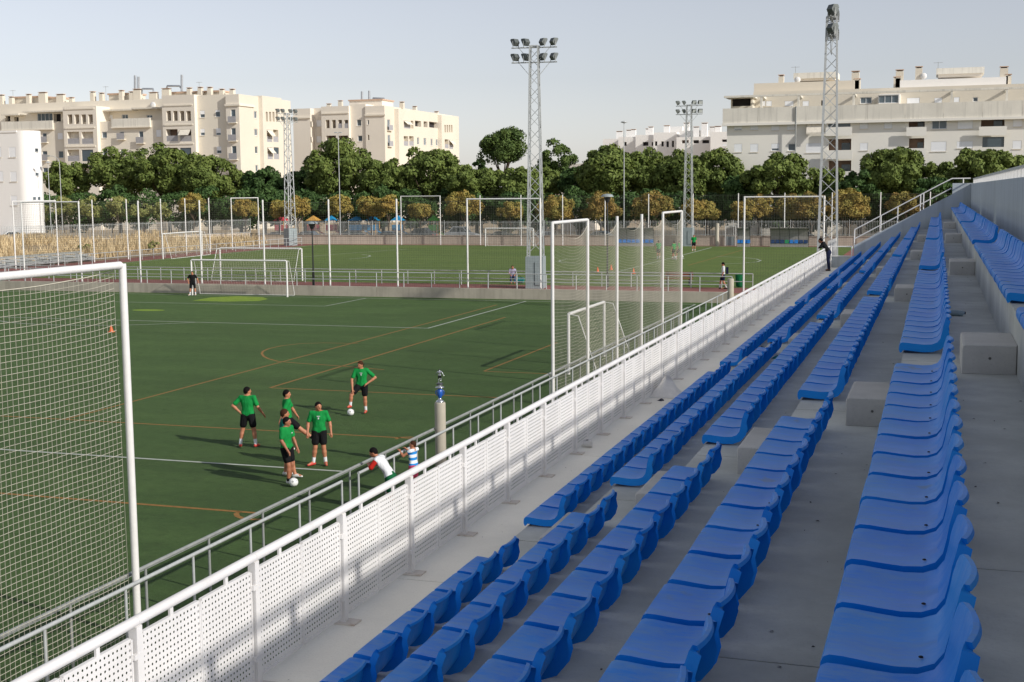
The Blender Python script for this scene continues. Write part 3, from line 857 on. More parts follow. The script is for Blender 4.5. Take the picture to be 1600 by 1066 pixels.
# ---------------------------------------------------------------- floodlight masts
def lamp_meshes():
    a = MB(); a.prism([(-.16, -.16), (.1, -.3), (.2, -.26), (.2, .26), (.1, .3), (-.16, .16)], (-.26, 0, 0), (0, 1, 0), (0, 0, 1), (.52, 0, 0))
    g = MB().box(-.23, .23, .203, .215, -.22, .22)
    b = MB(); b.beam((-.29, 0, .0), (-.29, -.05, -.42), .03); b.beam((.29, 0, 0), (.29, -.05, -.42), .03); b.beam((-.29, -.05, -.42), (.29, -.05, -.42), .04)
    return a.mesh('lamp_housing', M['lamp_body']), g.mesh('lamp_glass', M['lamp_glass']), b.mesh('yoke', M['galvanised_dark'])
LM = lamp_meshes()
def mast(label, loc, rz, h, aim, bw=1.02, tw=.52, box=True, group='floodlight masts round the pitches', lamps=4, zbot=0.0):
    t = thing('floodlight_mast', label, 'floodlight', loc, rz, group)
    zb = zbot
    def corner(i, z):
        f = (z - zb) / (h - zb); w = bw + (tw - bw) * f
        sx, sy = ((-1, -1), (1, -1), (1, 1), (-1, 1))[i]
        return Vector((sx * w / 2, sy * w / 2, z))
    for i in range(4):
        MB().beam(corner(i, zb), corner(i, h), .085).build('leg', M['galvanised'], t)
    m = MB(); z = zb + .3; flip = 0
    while z < h - .4:
        f = (z - zb) / (h - zb); st = 1.0 - .45 * f
        for i in range(4):
            a, b = corner(i, z), corner((i + 1) % 4, min(h, z + st))
            if (flip + i) % 2: a, b = corner((i + 1) % 4, z), corner(i, min(h, z + st))
            m.beam(a, b, .035)
        z += st; flip += 1
    for i in range(4): m.beam(corner(i, h), corner((i + 1) % 4, h), .06)
    m.build('lattice_bracing', M['galvanised'], t)['kind'] = 'stuff'
    if box:
        MB().cbox((0, 0, 1.05), (1.18, 1.18, 2.1)).build('base_cabinet', M['grey_box'], t)
        MB().cbox((.3, -.62, 1.0), (.5, .04, 1.5)).build('cabinet_door', M['grey_box'], t)
    for zz in (h - .1, h - 1.05):
        arm = MB().beam((-1.5, 0, zz), (1.5, 0, zz), .07).build('cross_arm', M['galvanised_dark'], t)
        for s in (-1, 1): MB().beam((s * 1.0, 0, zz - .03), (s * .3, 0, zz - .85), .035).build('arm_brace', M['galvanised'], t)
        for q, x in enumerate((-1.25, -.55, .55, 1.25)):
            l = link('floodlight', LM[0], t, (x, .05, zz + .4)); l.scale = (.85, .85, .85); l.rotation_euler = (R_(-28), 0, aim[q])
            link('lamp_glass', LM[1], l); 
            y_ = link('yoke', LM[2], t, (x, .05, zz + .42)); y_.rotation_euler = (0, 0, aim[q])
    return t
mast('tall lattice floodlight mast with a grey base cabinet on the red paving', (-25.2, 82.0, UP), R_(8), 15.75, (R_(60), R_(60), R_(-50), R_(-50)))
mast('lattice floodlight mast by the far wall near the dugout', (-27.0, 147.2, UP), 0, 15.9, (R_(120), R_(110), R_(-150), R_(-150)))
mast('lattice floodlight mast at the corner between dry grass and far wall', (-75.7, 143.6, UP), R_(60), 16.1, (R_(90), R_(90), R_(90), R_(90)))
pm_ = ony(1294, 370, 71.0)
mast('lattice floodlight mast rising beside the far end of the stand', (pm_.x - .02, 71.0, 0), R_(-88), 15.9, (R_(75), R_(75), R_(40), R_(40)), bw=1.12, tw=.5, box=False)
# path lamps and street lamps
def street_lamp(label, base, h, arm=0.0, mat='galvanised', head='disc', r=.07, group='street lamps beyond the pitches'):
    t = thing('street_lamp', label, 'street lamp', base, 0, group)
    MB().tube([(0, 0, 0), (0, 0, h)], r, 10, r2=r * .6).build('pole', M[mat], t, True)
    MB().tube([(0, 0, 0), (0, 0, .9)], r * 1.5, 10).build('pole_base', M[mat], t, True)
    if head == 'disc':
        MB().lathe([(.05, -.1), (.42, 0), (.40, .08), (.1, .16), (.02, .2)], (0, 0, h), 14).build('lamp_head', M[mat], t, True)
    elif head == 'lantern':
        MB().lathe([(.09, 0), (.13, .08), (.24, .34), (.24, .36)], (0, 0, h), 12).build('lamp_head', M['dark_steel'], t, True)
        MB().lathe([(.42, 0), (.42, .05), (.3, .16), (.05, .2)], (0, 0, h + .37), 14).build('lamp_hood', M['grey_box'], t, True)
    elif head == 'twin':
        for s in (-1, 1): MB().cbox((s * .32, 0, h + .03), (.42, .2, .12)).build('lamp_head', M['galvanised'], t)
    else:
        MB().tube([(0, 0, h), (-.25, 0, h + .45), (-.9, 0, h + .8), (-1.6, 0, h + .85)], r * .55, 8).build('lamp_arm', M[mat], t, True)
        MB().cbox((-1.8, 0, h + .84), (.6, .22, .12)).build('lamp_head', M['grey_box'], t)
    return t
street_lamp('black lantern post standing on the red paving', (*onz(490, 446, UP).xy, UP), 3.9, mat='dark_steel', head='lantern', r=.06)
street_lamp('tall slim pole with twin lamp heads before the green trees', (*ony(531, 320, 156).xy, UP), 14.2, head='twin')
street_lamp('tall slim pole with a round lamp head before the far houses', (*ony(975, 320, 156).xy, UP), 14.6, head='disc')
street_lamp('street lamp with a curved arm before the beige flats', (*ony(96, 320, 150).xy, UP), 10.9, head='arm')
street_lamp('street lamp with a dark round head beside the white rounded building', (*ony(78, 320, 152).xy, UP), 10.9, head='disc')
street_lamp('second black lantern post seen through the sagging net', (*onz(949, 449, UP).xy, UP), 5.6, mat='dark_steel', head='lantern', r=.06)

# ---------------------------------------------------------------- concrete columns, trophy
def column(label, x, y, h, r):
    o = MB().lathe([(r, 0), (r, h - .04), (r * .94, h - .008), (r * .9, h)], (0, 0, 0), 20).build('concrete_column', M['wall_render'], None, True)
    o.location = (x, y, 0); tag(o, label, 'column'); return o
column('round concrete column beside the pitch railing carrying a trophy', -11.9, 30.36, 1.69, .14)
column('round concrete column by the low wall at the end of the pitch railing', -11.55, 76.9, 1.75, .19)
column('round concrete column by the far wall at the corner of the upper pitch', onz(1113, 387, UP).x, 146.9, UP + 2.6, .2)
tr = thing('trophy', 'football trophy with a blue cup and a silver player figure on top', 'trophy', (-11.9, 30.36, 1.693), R_(20))
MB().lathe([(.10, 0), (.10, .03), (.05, .06), (.035, .1)], (0, 0, 0), 16).build('trophy_base', M['trophy_silver'], tr, True)
cup = MB().lathe([(.03, .10), (.045, .13), (.07, .2), (.075, .26), (.058, .33), (.03, .35)], (0, 0, 0), 18).build('cup', M['trophy_blue'], tr, True)
for s in (-1, 1): MB().tube([(s * .065, 0, .17), (s * .1, 0, .2), (s * .105, 0, .28), (s * .062, 0, .31)], .01, 8).build('handle', M['trophy_blue'], cup, True)
MB().lathe([(.05, .35), (.115, .37), (.115, .39), (.05, .405), (.045, .43), (.08, .44), (.085, .46)], (0, 0, 0), 18).build('collar', M['trophy_silver'], tr, True)
MB().lathe([(.085, .46), (.088, .48), (.07, .49)], (0, 0, 0), 16).build('plinth', M['trophy_dark'], tr, True)

# ---------------------------------------------------------------- balls, cones
def ball(label, x, y):
    o = MB().sphere((0, 0, 0), .11, 20, 14).build('football', M['ball'], None, True)
    o.location = (x, y, .118); tag(o, label, 'football'); return o
b1 = onz(459, 761); b2 = onz(548, 650)
ball('white football at the white boots of the nearest player', b1.x, b1.y)
ball('white football under the raised boot of the lone player', b2.x, b2.y)
for lab, x, y in (('orange training cone between the tallest mast and the black lantern', 934, 426), ('orange training cone close beside the black lantern post', 955, 422), ('orange training cone past the lantern, closest to the railing', 990, 428)):
    p = onz(x, y, UP + .01)
    c = thing('training_cone', lab, 'cone', p, 0, 'orange training cones')
    MB().cbox((0, 0, .015), (.26, .26, .03)).build('cone_base', M['cone'], c)
    MB().lathe([(.11, .03), (.03, .42), (.02, .43)], (0, 0, 0), 14).build('cone_body', M['cone'], c, True)
c = thing('training_cone', 'small orange cone on the lower pitch seen through the near net', 'cone', onz(174, 519), 0, 'orange training cones')
MB().cbox((0, 0, .015), (.26, .26, .03)).build('cone_base', M['cone'], c); MB().lathe([(.11, .03), (.03, .34), (.02, .35)], (0, 0, 0), 14).build('cone_body', M['cone'], c, True)

# ---------------------------------------------------------------- dugouts, bench, bleachers, bins
def dugout(label, x0, x1, Y, cols, roof='shelter'):
    t = thing('dugout', label, 'dugout', ((x0 + x1) / 2, Y, UP), 0, world=True)
    n = max(2, round((x1 - x0) / 1.15)); w = (x1 - x0) / n
    pr = [(0.0, 0), (-.06, 1.2), (-.3, 1.9), (-.9, 2.15), (-.92, 2.1), (-.33, 1.85), (-.1, 1.18), (-.04, 0)]
    for i in range(n):
        MB().prism(pr, (x0 + i * w + .03, Y, UP), (0, 1, 0), (0, 0, 1), (w - .06, 0, 0)).build('shelter_panel', M[roof], t)
    for i in range(n + 1):
        MB().tube([(x0 + i * w, Y - .02, UP + .01), (x0 + i * w, Y - .09, UP + 1.2), (x0 + i * w, Y - .33, UP + 1.9), (x0 + i * w, Y - .95, UP + 2.17)], .03, 6).build('frame', M['dark_steel'], t)
    for i in range(2 * n):
        s = MB(); xx = x0 + (i + .5) * w / 2
        s.box(xx - .2, xx + .2, Y - .62, Y - .2, UP + .42, UP + .47); s.box(xx - .2, xx + .2, Y - .24, Y - .19, UP + .471, UP + .78)
        s.build('seat', M[cols[i % len(cols)]], t)
    MB().box(x0, x1, Y - .56, Y - .3, UP + .01, UP + .41).build('seat_plinth', M['shelter'], t)
    return t
a, b = ony(1204, 380, 146.3), ony(1263, 380, 146.3)
dugout('grey team dugout with mixed blue and green seats by the far wall', a.x, b.x, 146.3, ('bench_navy', 'bench_navy', 'bench_navy', 'bench_green', 'bench_blue', 'bench_blue'))
a, b = ony(966, 380, 146.3), ony(1022, 380, 146.3)
dugout('grey team dugout with bright blue seats seen through the sagging net', a.x, b.x, 146.3, ('bench_blue',))
a, b = ony(1153, 380, 146.3), ony(1172, 380, 146.3)
dugout('small two seat dugout with pale blue seats beside the far gate', a.x, b.x, 146.3, ('bench_blue',))
a, b = ony(1133, 383, 147.9), ony(1149, 383, 147.9)
t = thing('gate', 'grey metal gate with a pale frame in the far wall', 'gate', ((a.x + b.x) / 2, 147.9, UP), 0, world=True)
for x in (a.x, b.x): MB().box(x - .05, x + .05, 147.9, 148.0, UP, UP + 2.3).build('gate_post', M['white_paint'], t)
MB().box(a.x + .052, b.x - .052, 147.9, 148.0, UP + 2.2, UP + 2.3).build('lintel', M['white_paint'], t)
MB().box(a.x + .1, b.x - .1, 147.93, 147.97, UP + .05, UP + 1.1).build('gate_leaf', M['grey_box'], t)
p = onz(1060, 446, UP)
t = thing('bench', 'brown wooden bench on the red paving behind the railing', 'bench', p, 0)
for i in range(3): MB().cbox((0, -.15 + .15 * i, .45), (1.9, .12, .04)).build('seat_slat', M['brown_wood'], t)
for i in range(3): MB().cbox((0, .28, .58 + .13 * i), (1.9, .035, .1)).build('back_slat', M['brown_wood'], t)
for s in (-1, 1):
    MB().cbox((s * .75, 0, .215), (.06, .4, .43)).build('leg', M['dark_steel'], t); MB().cbox((s * .75, .255, .65), (.05, .03, .5)).build('back_support', M['dark_steel'], t)
p = onz(1156, 449, UP)
t = thing('litter_bin', 'dark green round litter bin beside the framed net panel', 'bin', p)
MB().lathe([(.26, .06), (.31, .82), (.28, .83), (.23, .1)], (0, 0, 0), 16).build('bin_body', M['dark_green_cloth'], t, True); MB().lathe([(.2, 0), (.2, .058)], (0, 0, 0), 12).build('bin_foot', M['dark_steel'], t)
# bleachers below the dry bank
t = thing('bleachers', 'grey metal plank bleachers in front of the dry grass bank', 'bleachers', (-79, 96, UP), 0, world=True)
for k_ in range(3):
    for s in range(3):
        y0 = 84.5 + s * 7.6
        MB().box(-77.6 - .7 * k_ - .35, -77.6 - .7 * k_, y0, y0 + 7.5, UP + .3 + .24 * k_, UP + .35 + .24 * k_).build('plank', M['galvanised'], t)
        MB().box(-77.6 - .7 * k_ - .36, -77.6 - .7 * k_ - .32, y0 + .01, y0 + 7.49, UP + .37 + .24 * k_, UP + .5 + .24 * k_).build('back_plank', M['galvanised_dark'], t)
for s in range(12):
    MB().prism([(0, 0), (-2.1, 0), (-2.1, .8), (0, .28)], (-77.55, 84.7 + s * 2.0, UP + .01), (1, 0, 0), (0, 0, 1), (0, .06, 0)).build('support_frame', M['galvanised_dark'], t)
# tall white bin bag holder / white tarpaulin at the stand end
p = ony(1300, 392, 63.2)
t = thing('white_cabinet', 'tall narrow white cabinet standing past the far end of the walkway', 'cabinet', (p.x, 63.2, ZW - .4), 0)
m = MB(); m.prism([(-.19, 0), (.19, 0), (.19, 1.72), (.12, 1.66), (-.1, 1.58), (-.19, 1.55)], (0, -.15, 0), (1, 0, 0), (0, 0, 1), (0, .3, 0)); m.build('cabinet_body', M['white_paint'], t)
for x in (-.07, .06): MB().box(x - .008, x + .008, -.158, -.1505, .05, 1.5).build('door_seam', M['balustrade'], t)
MB().box(p.x - 1.4, p.x + .6, 62.6, 64.5, 0, ZW - .4).build('stair_landing', M['concrete_wall'], stand)
# ================================================================ beyond the pitches
# bar fence on the far wall
def bar_fence(name, label, pts, zb, h, pitch=.17, post=3.2):
    a, b = Vector(pts[0]), Vector(pts[1]); L = (b - a).length; d = (b - a) / L
    t = thing(name, label, 'fence', (a + b) / 2, 0, world=True)
    n = int(L / post); seg = L / n
    for i in range(n + 1):
        p = a + d * seg * i
        MB().tube([(p.x, p.y, zb), (p.x, p.y, zb + h + .05)], .045, 6).build('post', M['galvanised'], t)
    for i in range(n):
        p, q = a + d * (seg * i + .05), a + d * (seg * (i + 1) - .05)
        m = MB(); k_ = int(seg / pitch)
        for j in range(1, k_):
            c_ = p + (q - p) * (j / k_); m.beam((c_.x, c_.y, zb + .05), (c_.x, c_.y, zb + h), .03)
        for z in (.15, h - .18): m.beam((p.x, p.y, zb + z), (q.x, q.y, zb + z), .035)
        o = m.build('bar_panel', M['galvanised'], t); o['kind'] = 'stuff'
    return t
bar_fence('bar_fence', 'grey vertical bar fence standing on the far wall', [(-83, 148.66, 0), (26, 148.66, 0)], UP + 1.13, 1.75)
bar_fence('bar_fence', 'grey vertical bar fence behind the dry grass bank', [(-101, 100, 0), (-86, 152, 0)], UP + 1.2, 1.9, .2)
t = thing('kerb_wall', 'low pale wall at the foot of the bar fence behind the dry grass', 'wall', (-94, 126, UP), 0, world=True)
m = MB(); m.prism([(0, 0), (.35, 0), (.35, 1.4), (0, 1.4)], (-101.2, 99.6, UP - .1), (1, 0, 0), (0, 0, 1), (14.8, 52.4, 0)); m.build('wall_face', M['stone_band'], t)

# ---------------------------------------------------------------- dry grass bank
m = MB(); gx = np.linspace(-84.5, -79, 7); gy = np.linspace(84, 146, 30)
def bank_z(x, y):
    e = -81 - (y - 84) * .0; f = min(1, max(0, (e - x + 1.5) / 12))
    return UP + .003 + 1.25 * f * f * (3 - 2 * f)
xs_ = np.linspace(-118, -79, 22); ys_ = np.linspace(82, 150, 34)
m.v = [(x, y, bank_z(x, y)) for y in ys_ for x in xs_]; n = len(xs_)
m.f = [(j * n + i, j * n + i + 1, (j + 1) * n + i + 1, (j + 1) * n + i) for j in range(len(ys_) - 1) for i in range(n - 1)]
structure(m.build('bank', M['sand'], None, True))
rs = np.random.RandomState(5); K = 26000
x = rs.uniform(-100, -80.5, K); y = rs.uniform(84, 149, K); keep = x > -99.5 + (y - 100) * .288; x, y = x[keep], y[keep]
dens = np.sin(x * .8) + np.sin(y * .45 + x * .3) + rs.uniform(-1.6, 1.4, len(x)); x, y = x[dens > -.6], y[dens > -.6]
z = np.array([bank_z(a, b) for a, b in zip(x, y)]); K = len(x)
h = rs.uniform(.35, 1.0, K) * (1 + .35 * np.sin(x * .5 + y * .2)); a = rs.uniform(0, 6.28, K); w = rs.uniform(.02, .06, K); le = rs.normal(0, .22, (K, 2))
V = np.zeros((K, 4, 3)); V[:, 0] = np.c_[x + w * np.cos(a), y + w * np.sin(a), z]; V[:, 1] = np.c_[x - w * np.cos(a), y - w * np.sin(a), z]
V[:, 2] = np.c_[x + le[:, 0] - w * .6 * np.cos(a), y + le[:, 1], z + h]; V[:, 3] = np.c_[x + le[:, 0] + w * .6 * np.cos(a), y + le[:, 1], z + h * .97]
o = link('dry_grass', np_mesh('dry_grass', V.reshape(-1, 3), np.arange(K * 4).reshape(-1, 4), M['straw']))
o['label'] = 'tall straw coloured dry grass covering the bank'; o['category'] = 'grass'; structure(o, True)

# ---------------------------------------------------------------- trees
def crown(seed, rx, ry, rz, nclump, nleaf, leaf, flat=.35, clump=(.3, .46)):
    rs = np.random.RandomState(seed)
    d = rs.normal(size=(nclump, 3)); d /= np.linalg.norm(d, axis=1)[:, None]
    d[:, 2] = np.where(d[:, 2] < -flat, -flat * rs.rand(nclump), d[:, 2])
    rad = rs.uniform(.42, .82, nclump)[:, None]
    R3 = np.array([rx, ry, rz]); c = d * rad * R3; cr = rs.uniform(*clump, nclump) * min(rx, rz) * .95
    i = rs.randint(0, nclump, nleaf)
    e = rs.normal(size=(nleaf, 3)); e /= np.linalg.norm(e, axis=1)[:, None]
    e = e + .55 * d[i] + np.array([0, 0, .25]); e /= np.linalg.norm(e, axis=1)[:, None]
    p = c[i] + e * (cr[i] * rs.uniform(.62, 1.08, nleaf))[:, None] * np.array([1, 1, .82])
    nrm = e + rs.normal(0, .55, (nleaf, 3)); nrm /= np.linalg.norm(nrm, axis=1)[:, None]
    ax = np.cross(nrm, rs.normal(size=(nleaf, 3))); ax /= np.linalg.norm(ax, axis=1)[:, None]; bx = np.cross(nrm, ax)
    s = leaf * rs.uniform(.55, 1.35, nleaf)[:, None]
    V = np.stack([p - ax * s, p - bx * s * .55, p + ax * s, p + bx * s * .55], 1)
    return V.reshape(-1, 3), np.arange(nleaf * 4).reshape(-1, 4), c
def tree(name, label, base, trunk_h, rx, ry, rz, mat, seed, nclump=34, nleaf=5200, leaf=.3, group=None, r=.28, flat=.35, clump=(.3, .46), cat='tree'):
    t = thing(name, label, cat, base, 0, group)
    V, Q, c = crown(seed, rx, ry, rz, nclump, nleaf, leaf, flat, clump)
    cz = trunk_h + rz * .75
    V = V + np.array([0, 0, cz])
    link('crown', np_mesh('crown', V, Q, M[mat]), t)
    m = MB(); rs = random.Random(seed); fork = trunk_h * .8
    bend = (rs.uniform(-.25, .25), rs.uniform(-.2, .2))
    m.tube([(0, 0, 0), (bend[0] * .4, bend[1] * .4, fork * .5), (bend[0], bend[1], fork)], r, 8, r2=r * .72)
    for k_ in range(min(7, len(c))):
        q = Vector(c[k_]) + Vector((0, 0, cz)); s0 = Vector((bend[0], bend[1], fork * .96))
        mid = s0.lerp(q, .5) + Vector((0, 0, -.12 * rz)); m.tube([s0, mid, q], r * .5, 6, r2=r * .12)
    m.build('trunk', M['bark'], t, True)
    return t
def px_tree(name, label, x, y, hw, hh, Y, mat, seed, **k):
    """crown centre and half sizes in photo pixels, standing at depth Y"""
    c = ony(x, y, Y); sc = (c - Vector((0, 0, H))).length / FPX
    rx, rz = hw * sc * .98, hh * sc * .88
    th = max(.3, c.z - .75 * rz - UP)
    return tree(name, label, (c.x, Y, UP - .02), th, rx, rx * .85, rz, mat, seed, **k)
GT = 'green trees lining the street beyond the pitches'
big = [(108, 282, 42, 34, 176, 'leaf_green', 'green street tree beside the white rounded building'),
       (185, 274, 50, 44, 178, 'leaf_green', 'green street tree low before the beige flats next to the white building'),
       (262, 268, 62, 46, 176, 'leaf_green', 'broad green tree with the highest crown before the beige flats'),
       (325, 280, 50, 42, 174, 'leaf_green', 'green street tree before the balcony bay of the long beige flats'),
       (412, 290, 40, 33, 178, 'leaf_deep', 'deep green tree between the two blocks of beige flats'),
       (475, 292, 44, 33, 180, 'leaf_deep', 'deep green tree just behind the corner floodlight mast'),
       (530, 266, 62, 52, 174, 'leaf_green', 'large green tree before the slotted loggias of the smaller flats'),
       (598, 282, 48, 40, 172, 'leaf_green', 'green tree before the corner of the smaller beige flats'),
       (672, 272, 60, 48, 174, 'leaf_green', 'large green tree before the receding side of the smaller flats'),
       (745, 290, 56, 34, 168, 'leaf_green', 'low green tree in front of the tall round pine'),
       (812, 295, 50, 36, 168, 'leaf_green', 'low green tree behind the tallest floodlight mast'),
       (950, 270, 52, 50, 174, 'leaf_green', 'large green tree at the near end of the white houses'),
       (1012, 274, 48, 46, 176, 'leaf_green', 'green tree before the middle of the white houses'),
       (1068, 276, 48, 46, 174, 'leaf_green', 'green tree before the terraces of the white houses'),
       (1122, 274, 46, 44, 176, 'leaf_green', 'green tree where the grey balcony flats meet the white houses'),
       (1215, 282, 70, 44, 166, 'leaf_green', 'broad green tree before the shuttered windows of the grey balcony flats'),
       (1160, 296, 40, 30, 166, 'leaf_deep', 'low deep green tree behind the far gate'),
       (1345, 296, 44, 32, 164, 'leaf_deep', 'low deep green tree behind the near floodlight mast'),
       (1400, 274, 66, 50, 166, 'leaf_green', 'broad green tree before the open balconies of the grey flats'),
       (1465, 302, 44, 28, 162, 'leaf_deep', 'low deep green tree above the sloping end wall'),
       (1542, 270, 66, 46, 166, 'leaf_green', 'broad green tree rising behind the back wall of the stand'),
       (375, 292, 36, 30, 182, 'leaf_green', 'small green tree at the sunlit side wall of the long flats'),
       (706, 288, 40, 36, 182, 'leaf_green', 'green tree filling the gap beside the round pine'),
       (845, 290, 42, 34, 182, 'leaf_green', 'green tree filling the gap behind the tallest mast'),
       (905, 288, 36, 34, 180, 'leaf_deep', 'deep green tree filling the gap beside the pink building'),
       (1290, 294, 44, 34, 172, 'leaf_green', 'green tree filling the gap behind the mast by the stand'),
       (1485, 288, 40, 36, 176, 'leaf_green', 'green tree filling the gap above the end wall handrail'),
       (1625, 276, 48, 40, 170, 'leaf_green', 'green tree half hidden by the back wall of the stand')]
for i, (x, y, hw, hh, Y, mt, lab) in enumerate(big):
    px_tree('street_tree', lab, x, y, hw * 1.04, hh * 1.06, Y, mt, 100 + i, nclump=95 if hw > 45 else 70, clump=(.2, .36), nleaf=int(13000 * (hw * hh / 2300) + 3000), leaf=.25, group=GT, r=.3, flat=1.0)
px_tree('pine_tree', 'tall rounded pine standing above the other trees', 786, 232, 40, 42, 184, 'leaf_pine', 301, nclump=50, nleaf=14000, leaf=.19, r=.32, flat=.6)
px_tree('pine_tree', 'smaller loose pine beside the floodlight mast', 868, 254, 34, 40, 186, 'leaf_pine', 302, nclump=30, nleaf=7000, leaf=.19, r=.22, flat=.7, clump=(.24, .36))
px_tree('pine_tree', 'dark small pine top at the foot of the tall pine', 752, 258, 14, 12, 190, 'leaf_deep', 303, nclump=10, nleaf=1200, leaf=.24, r=.2, flat=.7)
for i in range(30):                                          # dark undergrowth below the street trees
    x = 70 + i * 52
    px_tree('bush', 'dense dark green bush in the undergrowth below the street trees', x, 327 + 4 * math.sin(i * 2.3), 42, 36, 166.5 + 1.5 * math.sin(i * 1.7), 'leaf_deep', 800 + i, nclump=34, nleaf=4600, leaf=.22, group='undergrowth below the street trees', r=.1, flat=1.0, cat='bush')
gold = [(300, 318, 20, 17, 'leaf_gold', 'second from the corner mast'), (382, 326, 20, 16, 'leaf_gold', 'beside the framed corner of the net fence'), (436, 326, 15, 18, 'leaf_gold', 'on the dry grass side of the corner mast'), (466, 325, 19, 19, 'leaf_gold', 'right against the corner mast'),
        (530, 321, 19, 18, 'leaf_gold', 'below the twin headed street lamp'), (580, 324, 24, 20, 'leaf_gold', 'behind the blue play panels'), (606, 320, 15, 20, 'leaf_gold', 'pressed against its neighbour behind the play panels'), (656, 329, 19, 15, 'leaf_gold', 'behind the framed panel of the far net'),
        (724, 320, 30, 23, 'leaf_gold', 'behind the silver car'), (796, 328, 19, 16, 'leaf_gold', 'behind the far goal'), (868, 325, 28, 22, 'leaf_gold', 'beside the tallest mast on its dugout side'), (941, 324, 30, 25, 'leaf_rust', 'below the round headed street lamp'),
        (1018, 322, 32, 24, 'leaf_rust', 'behind the blue seated dugout'), (1085, 328, 22, 20, 'leaf_gold', 'behind the mast near the dugout'), (1104, 330, 18, 17, 'leaf_gold', 'just past the mast near the dugout'), (1158, 330, 18, 18, 'leaf_gold', 'behind the far gate'),
        (1185, 324, 22, 20, 'leaf_gold', 'behind the small two seat dugout'), (1235, 326, 25, 22, 'leaf_rust', 'behind the mixed seat dugout, shorter of two'), (1266, 322, 22, 26, 'leaf_rust', 'behind the mixed seat dugout, taller of two'), (1326, 322, 30, 30, 'leaf_gold', 'beside the mast at the end of the stand'), (1415, 318, 26, 22, 'leaf_rust', 'above the handrail of the end wall')]
for i, (x, y, hw, hh, mt, lab) in enumerate(gold):
    px_tree('golden_tree', 'small round golden leaved tree ' + lab, x, y + 2, hw * 1.2, hh * 1.25, 158.5 + (i % 3) * 1.2, mt, 500 + i, nclump=70, nleaf=6500, leaf=.13, group='small golden trees along the street', r=.13, flat=.55, clump=(.26, .36))
for i, (x, y, hw, hh) in enumerate(((8, 335, 22, 22), (42, 330, 16, 26), (62, 332, 16, 24), (100, 322, 22, 20), (142, 325, 24, 22), (185, 325, 22, 20), (222, 330, 20, 18), (255, 328, 16, 16))):
    px_tree('shrub', 'loose olive green shrub behind the grey bar fence', x, y, hw, hh, 153.5, 'leaf_shrub', 700 + i, nclump=16, nleaf=1200, leaf=.17, group='olive shrubs along the bar fence', r=.07, flat=.8, cat='shrub')
for i, (x, y) in enumerate(((135, 393), (240, 387))):
    p = onz(x, y, UP + .6); tree('shrub', 'low green weed clump in the dry grass', (p.x, p.y, UP + .2), .1, .9, .9, .6, 'leaf_shrub', 740 + i, 8, 500, .1, 'weed clumps in the dry grass', .03, cat='shrub')

# ---------------------------------------------------------------- parked cars
def car(label, x, y, rz, mat, h=1.45):
    t = thing('parked_car', label, 'car', (x, y, UP + .008), rz, 'cars parked in the street')
    s = h / 1.45
    body = [(-2.05, .32), (2.05, .32), (2.1, .62), (1.95, .8), (1.05, .93), (-1.75, .97), (-2.08, .85), (-2.12, .5)]
    MB().prism([(a, b * s) for a, b in body], (0, -.84, 0), (1, 0, 0), (0, 0, 1), (0, 1.68, 0)).build('body', M[mat], t)
    roof = [(1.0, .93), (.35, 1.40), (-.95, 1.45), (-1.65, .97)]
    MB().prism([(a, b * s) for a, b in roof], (0, -.72, 0), (1, 0, 0), (0, 0, 1), (0, 1.44, 0)).build('cabin', M[mat], t)
    for sy in (-1, 1):
        for (q0, q1, u0, u1) in ((.88, .02, .35, .02), (-.05, -1.42, -.05, -.92)):
            MB().prism([(q0, .98 * s), (u0, 1.36 * s), (u1, 1.38 * s), (q1, .99 * s)], (0, sy * .722, 0), (1, 0, 0), (0, 0, 1), (0, sy * .012, 0)).build('side_window', M['car_glass'], t)
    MB().prism([(-.66, 0), (.66, 0), (.58, 1), (-.58, 1)], (1.0, 0, .95 * s), (0, 1, 0), (-.62, 0, .43 * s), (.012, 0, .015)).build('windscreen', M['car_glass'], t)
    for sx in (-1, 1):
        for sy in (-1, 1):
            w = MB().tube([(sx * 1.28, sy * .66, .31), (sx * 1.28, sy * .86, .31)], .31, 14).build('wheel', M['tyre'], t, True)
            MB().tube([(sx * 1.28, sy * .861, .31), (sx * 1.28, sy * .872, .31)], .19, 10).build('rim', M['car_silver'], w, True)
    for sy in (-.6, .6):
        MB().cbox((2.07, sy, .66 * s), (.06, .3, .14)).build('headlight', M['lamp_glass'], t); MB().cbox((-2.1, sy, .74 * s), (.05, .26, .16)).build('tail_light', M['play_red'], t)
    return t
for lab, px_, Y, rz, mt, hh in (('dark hatchback parked beside the corner mast', 438, 151.6, 0, 'car_dark', 1.4), ('blue grey car parked behind the lantern post', 478, 153, math.pi, 'car_blue', 1.45), ('dark car parked behind the blue play panels', 556, 153, 0, 'car_dark', 1.5),
                                ('blue grey car parked before the low playground wall', 612, 153, 0, 'car_blue', 1.45), ('dark van parked beside the green play panel', 655, 153, math.pi, 'car_dark', 1.9), ('silver people carrier parked below a golden tree', 722, 152.2, 0, 'car_silver', 2.1),
                                ('dark car parked behind the far goal', 788, 153, 0, 'car_dark', 1.45), ('silver car parked behind the framed end of the sagging net', 858, 153, 0, 'car_silver', 1.45), ('blue grey car parked behind the sagging net', 935, 153, math.pi, 'car_blue', 1.5), ('dark car parked behind the mixed seat dugout', 1258, 153, 0, 'car_dark', 1.5),
                                ('silver car parked at the end of the stand', 1385, 153, 0, 'car_silver', 1.45), ('white car parked behind the dry grass', 22, 149.5, .9, 'car_white', 1.5)):
    p = ony(px_, 360, Y); car(lab, p.x, Y, rz, mt, hh)

